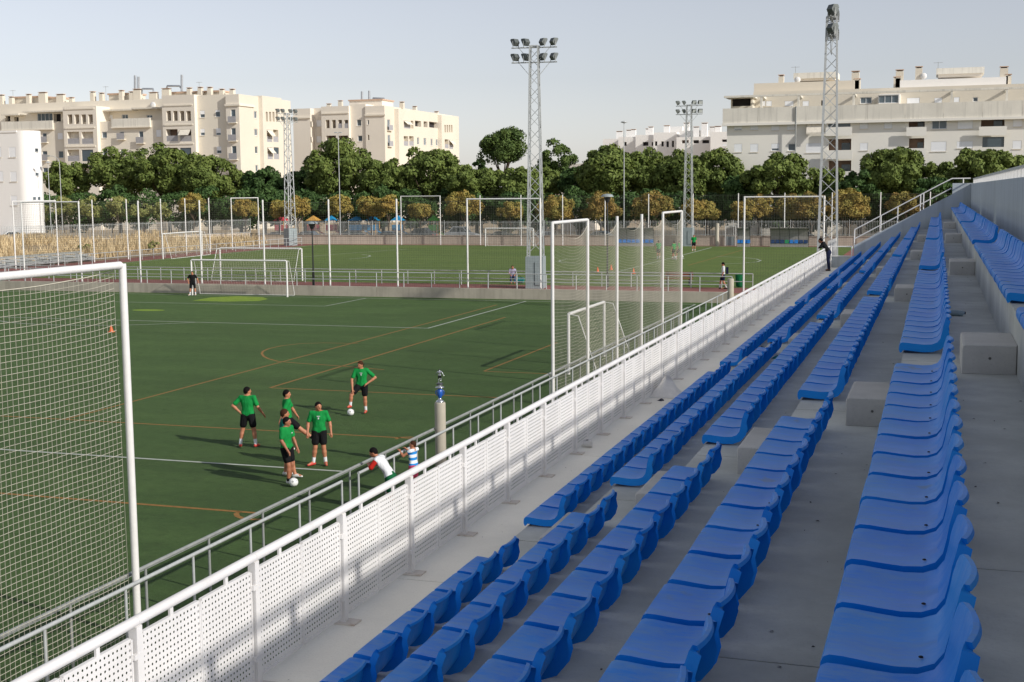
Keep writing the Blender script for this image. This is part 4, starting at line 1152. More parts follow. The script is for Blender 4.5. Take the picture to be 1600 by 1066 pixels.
# ---------------------------------------------------------------- playground
def play_tower(label, x, Y, col, roof, w=1.3, h=2.6):
    t = thing('play_tower', label, 'play tower', (x, Y, UP), 0, 'playground equipment beyond the street')
    for sx in (-1, 1):
        for sy in (-1, 1): MB().tube([(sx * w / 2, sy * w / 2, 0), (sx * w / 2, sy * w / 2, h)], .05, 8).build('post', M['play_yellow'], t, True)
    MB().cbox((0, 0, 1.2), (w, w, .08)).build('platform', M['brown_wood'], t)
    for sy in (-1, 1): MB().cbox((0, sy * (w / 2 + .04), 1.65), (w, .05, .75)).build('panel', M[col], t)
    m = MB(); a = w / 2 + .2; m.v = [(-a, -a, h), (a, -a, h), (a, a, h), (-a, a, h), (0, 0, h + .7)]; m.f = [(0, 1, 4), (1, 2, 4), (2, 3, 4), (3, 0, 4), (3, 2, 1, 0)]; m.build('roof', M[roof], t)
    m = MB(); m.prism([(w / 2, 1.22), (w / 2, 1.16), (w / 2 + 2.0, .1), (w / 2 + 2.3, .1), (w / 2 + 2.3, .16), (w / 2 + 2.02, .16)], (0, -.25, 0), (1, 0, 0), (0, 0, 1), (0, .5, 0)); m.build('slide', M[col], t)
for lab, px_, Y, c_, r_, s_ in (('red playground tower with a blue roof', 518, 163.2, 'play_red', 'play_blue', 1.2), ('blue playground tower with wide panels', 560, 163.6, 'play_blue', 'play_blue', 1.9), ('blue playground tower with a slide', 583, 163.1, 'play_blue', 'play_blue', 1.3), ('pale blue playground tower under the golden trees', 622, 163.3, 'play_blue', 'play_blue', 1.2),
                                 ('green playground tower beside the street', 678, 162.2, 'play_green', 'play_green', 1.1), ('red playground tower near the corner mast', 440, 163.2, 'play_red', 'play_red', 1.4), ('red and ochre playground tower behind the lantern', 490, 163.8, 'play_red', 'play_yellow', 1.3)):
    play_tower(lab, ony(px_, 350, Y).x, Y, c_, r_, s_)
t = thing('boundary_wall', 'low ochre wall at the edge of the playground', 'wall', (-40, 161.7, UP), 0, world=True)
for i in range(18): MB().box(-95 + i * 6.1, -95 + i * 6.1 + 6.05, 161.6, 161.9, UP - .02, UP + .7).build('wall_panel', M['facade_pink'], t)
# ================================================================ buildings
class Block:
    """one building: masses with real window openings"""
    def __init__(s, name, label, loc):
        s.t = thing(name, label, 'building', loc, 0, world=True)
    def _face(s, m, P, u0, u1, v0, v1, holes):
        us = sorted({u0, u1, *[h[0] for h in holes], *[h[1] for h in holes]}); vs = sorted({v0, v1, *[h[2] for h in holes], *[h[3] for h in holes]})
        us = [u for u in us if u0 <= u <= u1]; vs = [v for v in vs if v0 <= v <= v1]
        for a, b in zip(us, us[1:]):
            for c, d in zip(vs, vs[1:]):
                uc, vc = (a + b) / 2, (c + d) / 2
                if any(h[0] < uc < h[1] and h[2] < vc < h[3] for h in holes): continue
                m.quad(P(a, c, 0), P(b, c, 0), P(b, d, 0), P(a, d, 0))
        for (a, b, c, d, dep) in [h[:5] for h in holes]:
            m.quad(P(a, c, 0), P(a, c, dep), P(b, c, dep), P(b, c, 0)); m.quad(P(a, d, 0), P(b, d, 0), P(b, d, dep), P(a, d, dep))
            m.quad(P(a, c, 0), P(a, d, 0), P(a, d, dep), P(a, c, dep)); m.quad(P(b, c, 0), P(b, c, dep), P(b, d, dep), P(b, d, 0))
    def mass(s, x0, x1, Y0, Y1, z0, z1, mat, front=(), side=(), name='wall', sidemat=None):
        """box whose -Y face carries `front` openings and whose +X face carries `side` openings"""
        DEP = {'w': .22, 's': .16, 'l': 1.5, 'd': .22, 'o': .9}
        fh = [(a, b, c, d, DEP[k[0]], k) for (a, b, c, d, k) in front]; sh = [(a, b, c, d, DEP[k[0]], k) for (a, b, c, d, k) in side]
        PF = lambda u, v, d: (u, Y0 + d, v); PS = lambda u, v, d: (x1 - d, u, v)
        m = MB(); s._face(m, PF, x0, x1, z0, z1, fh)
        m.quad((x0, Y0, z0), (x0, Y1, z0), (x0, Y1, z1), (x0, Y0, z1)); m.quad((x0, Y1, z0), (x1, Y1, z0), (x1, Y1, z1), (x0, Y1, z1)); m.quad((x0, Y0, z1), (x1, Y0, z1), (x1, Y1, z1), (x0, Y1, z1))
        if sidemat is None: s._face(m, PS, Y0, Y1, z0, z1, sh)
        w = m.build(name, M[mat], s.t)
        if sidemat: m2 = MB(); s._face(m2, PS, Y0, Y1, z0, z1, sh); m2.build(name, M[sidemat], s.t)
        for (PP, hs) in ((PF, fh), (PS, sh)):
            for h in hs: s.opening(PP, h)
    def opening(s, P, h):
        a, b, c, d, dep, k = h; W = b - a; Hh = d - c
        def bx(u0, u1, v0, v1, d0, d1):
            m = MB(); q = [P(u, v, dd) for dd in (d0, d1) for (u, v) in ((u0, v0), (u1, v0), (u1, v1), (u0, v1))]
            m.v = q; m.f = [(0, 1, 2, 3), (7, 6, 5, 4), (0, 4, 5, 1), (1, 5, 6, 2), (2, 6, 7, 3), (3, 7, 4, 0)]
            return m
        if k[0] in 'wsd':
            f = .09; fr = MB()
            for q in ((a, b, c, c + f), (a, b, d - f, d), (a, a + f, c + f, d - f), (b - f, b, c + f, d - f)):
                n = len(fr.v); z = bx(*q, dep - .1, dep - .02); fr.v += z.v; fr.f += [tuple(n + i for i in g) for g in z.f]
            nm = max(1, round(W / .8))
            for i in range(1, nm):
                u = a + W * i / nm; n = len(fr.v); z = bx(u - .04, u + .04, c + f, d - f, dep - .1, dep - .02); fr.v += z.v; fr.f += [tuple(n + i for i in g) for g in z.f]
            win = fr.build('window', M['window_frame'], s.t)
            kid(bx(a, b, c, d, dep - .05, dep + .02), 'pane', 'pane', win, s.t)
            if k[0] == 's':
                drop = float(k[1:] or '1'); kid(bx(a + .03, b - .03, d - Hh * drop + .03, d - .02, dep - .16 + .02, dep - .11), 'shutter', 'shutter', win, s.t)
            sill = bx(a - .06, b + .06, c - .08, c - .005, -.08, .0 - .003); kid(sill, 'sill', 'facade_beige_shade_lift', win, s.t)
            if k[0] == 'd':
                bal = bx(a - .35, b + .35, c - .22, c - .09, -.55, -.004).build('balcony', M['facade_beige_shade_lift'], s.t)
                kid(bx(a - .33, b + .33, c - .085, c + 1.0, -.53, -.5), 'balustrade', 'balustrade', bal, s.t)
        else:
            lo = bx(a, b, c, d, dep - .01, dep + .06).build('loggia', M['brick_inner' if k[0] == 'l' else 'dark_inside'], s.t)
            if k[0] == 'l':
                kid(bx(a + W * .55, b - W * .08, c + .02, d - .5, dep - .06, dep - .012), 'balcony_door', 'pane' if 'g' not in k else 'window_frame', lo, s.t)
                if 'b' in k: kid(bx(a + .002, b - .002, c, c + 1.0, .05, .1), 'balustrade', 'balustrade', lo, s.t)
                if 'p' in k: kid(bx(a - .25, b + .25, c - 1.15, c + .0, -.75, -.62), 'parapet', 'facade_grey', lo, s.t)
                if 'a' in k:
                    m = MB(); q0, q1 = P(a + .1, d - .05, .02), P(b - .1, d - .05, .02); r0, r1 = P(a + .1, d - Hh * .5, -.9), P(b - .1, d - Hh * .5, -.9)
                    m.quad(q0, q1, r1, r0); m.quad(*[tuple(Vector(v) + Vector((0, 0, -.03))) for v in (q0, r0, r1, q1)]); kid(m, 'awning', 'awning', lo, s.t)
                if 'c' in k: kid(bx(a + .02, b - .02, c + Hh * .02, d - .02, .12, .16), 'glazing', 'pane', lo, s.t)
def kid(m, name, mat, par, root):
    o = m.build(name, M[mat], None); o.parent = par
    o.matrix_parent_inverse = Matrix.Identity(4)           # the part above it already sits in world coordinates
    return o
def FR(x0, y0, x1, y1, Y):
    xc, yc = (x0 + x1) / 2, (y0 + y1) / 2
    return ony(x0, yc, Y).x, ony(x1, yc, Y).x, ony(xc, y1, Y).z, ony(xc, y0, Y).z
def SD(x0, y0, x1, y1, X):
    xc, yc = (x0 + x1) / 2, (y0 + y1) / 2
    return onx(x0, yc, X).y, onx(x1, yc, X).y, onx(xc, y1, X).z, onx(xc, y0, X).z
def fw(Y, lst): return [(*FR(*r[:4], Y), r[4]) for r in lst]
def sw(X, lst): return [(*SD(*r[:4], X), r[4]) for r in lst]
def zat(x, y, Y): return ony(x, y, Y).z
def chimney(B, x, y, Y, h, w=.9, d=.8, mat='facade_cream_sun_dim', base=None):
    """chimney whose top is at pixel (x, y)"""
    p = ony(x, y, Y); z1 = p.z; z0 = z1 - h
    c = MB().box(p.x - w / 2, p.x + w / 2, Y - d / 2, Y + d / 2, z0, z1 - .25).build('chimney', M[mat], B.t)
    kid(MB().box(p.x - w / 2 + .12, p.x + w / 2 - .12, Y - d / 2 + .1, Y + d / 2 - .1, z1 - .249, z1 - .1), 'vent', 'dark_inside', c, B.t); kid(MB().box(p.x - w / 2 - .05, p.x + w / 2 + .05, Y - d / 2 - .05, Y + d / 2 + .05, z1 - .099, z1), 'cap', 'roof_tile', c, B.t)
def antenna(B, x, y, Y, h):
    p = ony(x, y, Y); a = MB(); a.tube([(p.x, Y, p.z - h), (p.x, Y, p.z)], .03, 5); a.tube([(p.x - .6, Y, p.z - .1), (p.x + .6, Y, p.z - .1)], .02, 4)
    for i in range(5): a.tube([(p.x - .5 + .25 * i, Y - .3, p.z - .1), (p.x - .5 + .25 * i, Y + .3, p.z - .1)], .012, 4)
    a.build('antenna', M['galvanised_dark'], B.t)
def pipe(B, pts, Y, r=.18):
    MB().tube([ony(x, y, Y) for x, y in pts], r, 8).build('vent_pipe', M['metal_pipe'], B.t, True)

# ---- long beige flats on the left
Y1 = 205.0; G = UP - .1
B = Block('apartment_building', 'long beige block of flats with loggia towers and many roof chimneys', (-140, 214, UP))
xl = ony(-70, 200, Y1).x; xc = ony(374.6, 200, Y1).x; YB = onx(455, 200, xc).y
zt = zat(200, 189, Y1)
low = fw(Y1, [(66, 208, 73, 222, 'd'), (66, 236, 74, 250, 'd'), (67, 262, 75, 277, 'd'), (90, 208, 98, 218, 's'), (91, 236, 99, 247, 'w'), (159, 206, 167, 216, 'w'), (160, 233, 168, 244, 'w'), (187, 206, 194, 217, 'd'), (188, 233, 195, 243, 'w'), (217, 205, 224, 223, 'd'), (219, 232, 226, 245, 'd'), (244, 203, 252, 214, 's'), (40, 208, 47, 222, 'd'), (20, 208, 28, 219, 'w')])
B.mass(xl, ony(256, 200, Y1).x, Y1, YB, G, zt, 'facade_beige_shade_lift', low)
za = zat(120, 159, Y1 + 3.2)
att = fw(Y1 + 3.2, [(8, 181, 16, 190, 'o'), (22, 183, 29, 190, 'o'), (58, 177, 82, 190, 'w'), (84, 178, 95, 190, 'o'), (164, 180, 176, 186, 's'), (190, 179, 200, 186, 'w'), (229, 180, 238, 184, 'w')])
B.mass(xl, ony(255, 190, Y1).x, Y1 + 3.2, YB - .01, zt - .01, za, 'facade_beige_shade_lift', att, name='attic_wall')
for (x0, x1, y) in ((3, 30, 178), (36, 100, 173), (152, 206, 171), (206, 246, 168)):
    a, b, c_, d_ = FR(x0, y, x1, y + 2.4, Y1 + 1.2); MB().box(a, b, Y1 + 1.0, Y1 + 3.19, c_, d_).build('terrace_canopy', M['awning'], B.t)
for (x0, x1, y0, y1) in ((2, 82, 189.5, 202), (174, 234, 185, 198)):
    a, b, c_, d_ = FR(x0, y0, x1, y1, Y1 - .35); MB().box(a, b, Y1 - .36, Y1 - .003, c_, d_).build('terrace_parapet', M['facade_stain'], B.t)
    MB().box(a - .1, b + .1, Y1 - .5, Y1 - .003, c_ - .22, c_ - .003).build('cornice', M['facade_beige_shade_lift'], B.t)
for (x0, x1, yt, rows) in ((100, 152, 166.5, ((179, 194), (206, 225), (234, 252), (262, 280))), (254.5, 305, 148.5, ((173.5, 189), (202, 221), (231, 250), (259, 277)))):
    a, b, _, d_ = FR(x0, yt, x1, 260, Y1 - .9); d_ = zat((x0 + x1) / 2, yt, Y1 - .9); hs = []; w = x1 - x0
    for q in range(4): hs.append((x0 + w * (.11 + .205 * q), rows[0][0], x0 + w * (.11 + .205 * q) + w * .14, rows[0][1], 'l'))
    for j, (ra, rb) in enumerate(rows[1:]):
        hs.append((x0 + w * .10, ra, x0 + w * .46, rb, 'lb')); hs.append((x0 + w * .53, ra, x0 + w * .88, rb, 'lba' if (x0 > 200 and j == 0) else ('lc' if j == 1 else 'lb')))
    B.mass(a, b, Y1 - .9, Y1 + 6, G, d_, 'facade_pink', fw(Y1 - .9, hs), name='tower_wall')
    for yy in (rows[0][0] - 9, rows[0][1] + 6, rows[1][1] + 4):
        z = zat((x0 + x1) / 2, yy, Y1 - .9); MB().box(a + .4, b - .4, Y1 - 1.03, Y1 - .903, z - .12, z + .12).build('string_course', M['facade_beige_shade_lift'], B.t)
zr = zat(330, 148.5, Y1)
right = fw(Y1, [(312.5, 173, 320, 184, 's.55'), (336.5, 172, 344, 183, 's.3'), (313, 201.5, 320, 212, 's.6'), (337.5, 200.5, 345, 211.5, 's.7'), (338.5, 229, 346, 240, 's.6')])
side = sw(xc, [(396, 174, 401.5, 185, 'w'), (397, 201.5, 402.5, 212, 'w'), (398, 229, 403, 240, 'w'), (399, 258, 403.5, 268, 'w')])
B.mass(ony(304.8, 180, Y1).x, xc, Y1, YB, G, zr, 'facade_beige_shade_lift', right, side, sidemat='facade_cream_sun_dim')
bay = fw(Y1 - .7, [(360.5, 171, 368, 191, 'd'), (361, 200, 368.5, 219.5, 'd'), (362, 228, 369.5, 248.5, 'd'), (363, 257, 370, 270, 'd')])
a, b, _, _ = FR(354, 150, 374.6, 260, Y1 - .7); B.mass(a, b, Y1 - .7, Y1 + 4.5, G, zat(365, 147.5, Y1 - .7), 'facade_pink', bay, name='bay_wall', sidemat='facade_cream_sun_dim')
z = zat(365, 164, Y1 - .7); MB().box(a - .1, b + .25, Y1 - .95, Y1 + 4.6, z - .18, z + .18).build('cornice', M['facade_beige_shade_lift'], B.t)
XT = xc + .8; ts = sw(XT, [(415.5 + 5.2 * q, 175, 418.6 + 5.2 * q, 190, 'l') for q in range(4)] + [(417, 203, 425, 222, 'lba'), (427, 203, 435, 222, 'lb'), (418, 230.5, 426, 249, 'lba'), (428, 230.5, 436, 249, 'lbc')])
ya, yb = onx(411, 200, XT).y, onx(441, 200, XT).y
B.mass(xc - 3, XT, ya, yb, G, zr + .15, 'facade_pink', (), ts, name='tower_wall', sidemat='facade_cream_sun_dim')
for x, y, h in ((3, 148, 2.2), (18, 151, 1.6), (45, 147, 2.2), (67, 144, 2.8), (95, 147, 2.2), (112, 152, 1.2), (145, 143, 2.4), (159, 145, 2.0), (190, 141, 2.4), (206, 143, 2.2), (215, 139, 3.2), (240, 144, 2.2), (260, 138, 2.6), (296, 137, 2.2), (313, 136, 2.6), (328, 136, 2.6), (347, 139, 2.0), (363, 139, 2.0)):
    chimney(B, x, y, Y1 + 8, h, w=1.6 if x in (67, 95, 215, 240, 260) else .8)
for x0, x1, y in ((20, 66, 153), (72, 92, 154), (170, 208, 148), (268, 345, 145)):
    a, b, c_, d_ = FR(x0, y, x1, y + 6, Y1 + 9); MB().box(a, b, Y1 + 9, Y1 + 13, za - .5, d_).build('roof_house', M['facade_cream_sun_dim'], B.t); MB().box(a - .2, b + .2, Y1 + 8.8, Y1 + 13.2, d_ + .002, d_ + .3).build('coping', M['roof_tile'], B.t)
for x, y in ((211, 118), (216.5, 120), (284, 117)): MB().tube([ony(x, y + 26, Y1 + 8), ony(x, y, Y1 + 8)], .22, 8).build('flue', M['metal_pipe'], B.t, True)
pipe(B, ((221, 147), (222.5, 139), (239, 139), (240.5, 146)), Y1 + 8); pipe(B, ((259, 142), (261.5, 134.5), (280, 134.5), (284, 139)), Y1 + 8)
antenna(B, 20, 141, Y1 + 8, 3); antenna(B, 165, 135, Y1 + 8, 3); antenna(B, 311, 128, Y1 + 8, 3)
d_ = ony(239, 164.5, Y1 + 2.9); MB().sphere(d_, (.6, .25, .6), 12, 8).build('satellite_dish', M['white_paint'], B.t, True)

# ---- smaller beige flats
Y2 = 255.0
B = Block('apartment_building', 'smaller beige block of flats with stepped roofline behind the middle trees', (-122, 275, UP))
xc = ony(602, 200, Y2).x; YB = onx(717, 200, xc).y
B.mass(ony(460, 200, Y2).x, ony(487, 200, Y2).x, Y2 - .5, Y2 + 14, G, zat(475, 170, Y2), 'facade_pink', fw(Y2 - .5, [(484.5, 190, 487, 198, 'o'), (485, 214, 487, 222, 'o')]))
z = zat(475, 184.5, Y2); MB().box(ony(459.5, 185, Y2).x, ony(487, 185, Y2).x, Y2 - .8, Y2 - .503, z - .15, z + .2).build('cornice', M['facade_beige_shade_lift'], B.t)
B.mass(ony(487.1, 200, Y2).x, ony(505, 200, Y2).x, Y2 + 1.2, Y2 + 14, G, zat(495, 168.5, Y2), 'facade_pink', fw(Y2 + 1.2, [(494.5, 188, 502, 198, 's'), (494.5, 213, 502, 223, 's')]))
hs = [(508.8 + 9.7 * q, 187.5, 514.8 + 9.7 * q, 200.5, 'lb' if q > 1 else 'l') for q in range(4)] + [(509.5, 212, 525, 226, 'lb'), (528.5, 212, 544, 226, 'lb')]
B.mass(ony(505, 200, Y2).x, ony(548, 200, Y2).x, Y2 - .8, Y2 + 14, G, zat(526, 166.5, Y2), 'facade_pink', fw(Y2 - .8, hs), name='tower_wall')
z = zat(526, 177.5, Y2); MB().box(ony(505, 178, Y2).x, ony(547.8, 178, Y2).x, Y2 - 1.0, Y2 - .803, z - .12, z + .15).build('string_course', M['facade_beige_shade_lift'], B.t)
B.mass(ony(548.1, 200, Y2).x, ony(572, 200, Y2).x, Y2, Y2 + 14, G, zat(560, 163, Y2), 'facade_pink', fw(Y2, [(557.5, 187, 564.5, 197, 'w'), (559, 212, 566, 221, 'w')]))
sd_ = sw(xc, [(605.3, 187, 609.6, 203, 'd'), (606, 211, 610, 228, 'd'), (617, 189.5, 620.5, 198, 'w'), (617, 211.5, 620.5, 221, 'w'), (652, 215, 655, 226, 'w'), (662, 216, 666, 227, 'w'), (673, 217, 676, 228, 'w'), (681, 218, 684, 228, 'w'), (648.5, 189, 658, 198, 'o'), (662, 190, 668, 199, 'o'), (670.5, 191, 686, 200, 'o')])
B.mass(ony(572.1, 200, Y2).x, xc, Y2 - .3, YB, G, zat(590, 165.5, Y2), 'facade_pink', fw(Y2 - .3, [(574, 187.5, 576.5, 195, 'w'), (574.5, 211, 577, 219, 'o')]), sd_, sidemat='facade_cream_sun_dim')
z = zat(588, 180, Y2); MB().box(ony(571.5, 180, Y2).x, xc + .3, Y2 - .6, Y2 - .303, z - .15, z + .2).build('cornice', M['facade_beige_shade_lift'], B.t)
XT = xc + 1.0
for (p0, p1, hs) in ((623, 648, [(631, 189, 641, 201, 'lba'), (642, 189, 646, 201, 'l'), (631, 213, 638, 228, 'lb'), (639.5, 213, 646.5, 228, 'lb')]), (690, 712, [(694.5 + 3.4 * q, 195.5, 696.8 + 3.4 * q, 207, 'l') for q in range(4)] + [(695, 218, 701, 232, 'lb'), (702, 219, 708, 233, 'lba')])):
    B.mass(xc - 2, XT, onx(p0, 200, XT).y, onx(p1, 200, XT).y, G, zat(590, 165.5, Y2) - .4, 'facade_pink', (), sw(XT, hs), name='tower_wall', sidemat='facade_cream_sun_dim')
a, b, c_, d_ = FR(549, 161, 600, 168, Y2 + 5); MB().box(a, b, Y2 + 4, Y2 + 10, c_, d_ + .4).build('roof_house', M['facade_pink'], B.t); MB().box(a - .2, b + .2, Y2 + 3.8, Y2 + 10.2, d_ + .403, d_ + .7).build('coping', M['roof_tile'], B.t)
for x, y, h in ((514, 162, 1.5), (532, 157, 2.6), (559, 157, 1.6), (585, 155, 2.4), (605, 158, 2.4), (628, 159, 2.8)): chimney(B, x, y, Y2 + 9, h, .9)
for x, y, Yc, h in ((648, 166, Y2 + 26, 2.6), (682, 174, Y2 + 38, 2.4)): chimney(B, x, y, Yc, h, .9)
for x, y in ((565.5, 143), (577, 142)): MB().tube([ony(x, y + 19, Y2 + 8), ony(x, y, Y2 + 8)], .25, 8).build('flue', M['metal_pipe'], B.t, True)
pipe(B, ((582, 160), (583, 154), (600, 154.5), (602, 161)), Y2 + 8, .25)

# ---- grey flats with balconies on the right
Y3 = 178.0
B = Block('apartment_building', 'pale grey flats with a stained terrace parapet and pergola beam', (0, 186, UP))
x0, x1 = ony(1136, 190, Y3).x, ony(1660, 180, Y3).x
hs = [(1147, 191.5, 1159.5, 204, 's.9'), (1172.5, 192, 1184.5, 203.5, 's.95'), (1205, 191.5, 1217.5, 204, 's.95'), (1230, 190.5, 1242.5, 203, 's'), (1147, 225, 1159.5, 238, 's'), (1172, 225, 1184.5, 238, 's'), (1205, 224.5, 1217.5, 236, 's.7'), (1231, 224.5, 1243, 236, 'w'),
      (1260, 190, 1283, 204, 's'), (1259, 224, 1283, 239, 's'), (1294, 185.5, 1329, 199, 'lpc'), (1294, 217, 1330, 235, 'lp'), (1294, 251, 1330, 268, 'lp'), (1343.5, 189, 1356, 201.5, 's'), (1343.5, 223.5, 1356, 235.5, 's'), (1381.5, 188.5, 1394, 201, 's'), (1420, 182, 1445, 199, 'lp'), (1420, 216, 1444, 232, 'lp'),
      (1456, 187, 1479.5, 202, 'w'), (1496.5, 186.5, 1520, 201.5, 's'), (1454.5, 221.5, 1478.5, 237, 's'), (1495, 221, 1520, 232, 's'), (1533, 181.5, 1570, 198, 'lp'), (1535, 214, 1569, 230, 'lc'), (1583, 185, 1597, 198, 's'), (1582, 220, 1596, 233, 's'), (1147, 259, 1159.5, 271, 's'), (1343, 258, 1356, 270, 's'), (1620, 185, 1640, 200, 's')]
zp = zat(1340, 183.5, Y3); B.mass(x0, x1, Y3, Y3 + 16, G, zp, 'facade_grey', fw(Y3, hs))
zq = zat(1340, 164, Y3 - .6)
n_ = 9
for i in range(n_):
    a = x0 - .5 + (x1 - x0 + .5) * i / n_; b = x0 - .5 + (x1 - x0 + .5) * (i + 1) / n_
    MB().box(a, b - .03, Y3 - .62, Y3 - .35, zp - .4, zq).build('terrace_parapet', M['facade_stain'], B.t)
MB().box(x0 - .6, x1, Y3 - .75, Y3 - .003, zp - .75, zp - .403).build('cornice', M['facade_grey'], B.t)
MB().box(x0 - .5, x1, Y3 - .34, Y3 + 4.2, zp + .002, zp + .2).build('terrace_floor', M['concrete'], B.t)
YA = Y3 + 4.2; za = zat(1280, 141, YA)
at = fw(YA, [(1188, 158, 1196, 166, 's'), (1197, 158, 1206, 166, 's'), (1226, 158, 1240, 166, 's'), (1254, 158, 1264, 166, 's'), (1283, 157, 1287, 165, 'o'), (1344, 152, 1362, 162, 'w'), (1417, 153, 1437, 162, 's'), (1460, 153, 1472, 162, 's'), (1490, 152, 1499, 161, 's'), (1520, 152, 1528, 159, 'w')])
B.mass(ony(1177, 150, YA).x, x1, YA, Y3 + 15.9, zp + .2, za, 'facade_cream_sun_dim', at, name='attic_wall')
a, b, c_, d_ = FR(1374, 147, 1406, 162, Y3 + 2); B.mass(a, b, Y3 + 1.8, YA, zp + .2, d_, 'facade_white', [(*FR(1372, 148.5, 1404, 161.5, Y3 + 1.8), 'w')], name='conservatory')
B.mass(ony(1142, 155, Y3 + 2).x, ony(1176, 155, Y3 + 2).x, Y3 + 2, YA + 6, zp + .2, zat(1150, 152, Y3 + 2), 'facade_cream_sun_dim', fw(Y3 + 2, [(1143.5, 154, 1173, 166, 'o')]), name='terrace_room')
# pergola beam and its slanted fins
z0p, z1p = zat(1380, 145.5, Y3 - .3), zat(1380, 142.3, Y3 - .3)
for i in range(6):
    a = x0 - .4 + (x1 - x0 + .4) * i / 6; b = x0 - .4 + (x1 - x0 + .4) * (i + 1) / 6
    MB().box(a, b - .01, Y3 - .35, Y3 + .05, z0p, z1p).build('pergola_beam', M['facade_stain'], B.t)
MB().box(x0 - .4, ony(1177, 150, Y3).x, Y3 + .06, YA - .01, z0p + .05, z1p - .05).build('terrace_roof', M['facade_stain'], B.t)
for x in (1190, 1248, 1334, 1487, 1573):
    p = ony(x, 150, Y3 - .1); MB().box(p.x - .14, p.x + .14, Y3 - .3, Y3 - .02, zq + .002, z0p - .002).build('pergola_post', M['facade_stain'], B.t)
    m = MB(); m.prism([(0, 0), (YA - Y3 - .06, 0), (YA - Y3 - .06, -.35), (0, -.1)], (p.x - .1, Y3 + .053, z1p - .02), (0, 1, 0), (0, 0, 1), (.2, 0, 0)); m.build('pergola_rib', M['facade_stain'], B.t)
for (xa, xb, yt, yb_, mt) in ((1178, 1252, 129.5, 150, 'facade_cream_sun_dim'), (1252, 1335, 127, 150, 'facade_cream_sun_dim'), (1406, 1572, 123, 148, 'facade_white')):
    a, b, c_, d_ = FR(xa, yt, xb, yb_, YA + 1.5); MB().box(a, b, YA + 1.5, Y3 + 15, za - .3, d_).build('roof_parapet', M[mt], B.t)
for (xa, xb, yt, yb_) in ((1243, 1305, 113.5, 126), (1466, 1535, 106, 120)):
    a, b, c_, d_ = FR(xa, yt, xb, yb_, YA + 6); MB().box(a, b, YA + 6, YA + 11, c_, d_ - .25).build('lift_house', M['facade_pink'], B.t); MB().box(a - .25, b + .25, YA + 5.7, YA + 11.2, d_ - .8, d_).build('lift_house_cladding', M['facade_stain'], B.t)
for x, y, h, w in ((1221, 117, 2.5, .7), (1337, 111, 4.2, 1.0), (1340, 123, 2.8, .8), (1406, 109, 3.6, 1.0), (1402, 120, 3.2, .9), (1436, 104, 3.6, .9), (1569, 104, 4.2, 1.0), (1576, 116, 3.0, .7)): chimney(B, x, y, YA + 2.5, h, w)
for x, y in ((1246, 125), (1443, 119)): MB().sphere(ony(x, y, YA + 2), (.42, .2, .42), 12, 8).build('satellite_dish', M['white_paint'], B.t, True)
antenna(B, 1243, 104, YA + 6, 2.5); antenna(B, 1466, 97, YA + 6, 2.2)
pd = ony(1244, 170, Y3 - .7); MB().tube([(pd.x, Y3 - .72, G), (pd.x, Y3 - .72, zp + 1.6)], .09, 6).build('downpipe', M['galvanised_dark'], B.t)
a, b, c_, d_ = FR(1260, 189, 1283, 207, Y3 - .8); m = MB(); m.quad((a, Y3 - .05, d_), (b, Y3 - .05, d_), (b, Y3 - .9, c_), (a, Y3 - .9, c_)); m.box(a, b, Y3 - .93, Y3 - .9, c_ - .25, c_); m.build('awning', M['awning'], B.t)

# ---- white rounded building at the left edge
YW = 150.0
B = Block('white_building', 'white rendered building with a rounded corner beside the dry bank', (-124, 156, UP))
zt = zat(30, 204, YW); rad = 1.9
dv = ray(66, 260); dv = Vector((dv.x, dv.y)).normalized(); nv = Vector((-dv.y, dv.x))        # the rounded end is tangent to this sight line
tt = (YW + rad - rad * nv.y) / dv.y; cen = dv * tt + nv * rad
xs0 = cen.x
Q = lambda lst: fw(YW, lst)
B.mass(ony(-90, 260, YW).x, xs0, YW, YW + 2 * rad - .01, G, zt, 'facade_white', [h for h in Q([(14, 230, 24.5, 246, 's.97'), (26, 230, 36, 246, 's.97'), (-8, 230, 2, 246, 's'), (16, 268.5, 26, 284, 's.97'), (27.5, 268.5, 37, 284, 's.97'), (-6, 268, 5, 284, 's'), (17, 306, 27, 321, 's.97'), (28, 306, 38, 321, 's.97')]) if h[1] < xs0])
m = MB(); pr = [(xs0 + rad * math.sin(t), YW + rad - rad * math.cos(t)) for t in np.linspace(0, math.pi, 28)]
m.prism(pr, (0, 0, G), (1, 0, 0), (0, 1, 0), (0, 0, zt - G)); m.build('rounded_wall', M['facade_white'], B.t)
for y in (231.5, 269.5, 307.5):
    for x in (51.5, 58.5):
        p = ony(x, y + 3, YW + .6); t_ = math.asin(min(.98, (p.x - xs0) / rad)); px_, py_ = xs0 + rad * math.sin(t_), YW + rad - rad * math.cos(t_)
        o = MB().cbox((0, 0, 0), (.5, .16, .55)).build('small_window', M['window_frame'], B.t); o.location = (px_, py_, p.z); o.rotation_euler = (0, 0, t_ * .8)
        g_ = MB().cbox((0, -.085, .02), (.36, .02, .4)).build('pane', M['pane'], None); g_.parent = o
MB().box(ony(-60, 260, YW).x, xs0, YW + .003 - .1, YW - .003, zt - .25, zt + .02).build('coping', M['facade_white'], B.t)

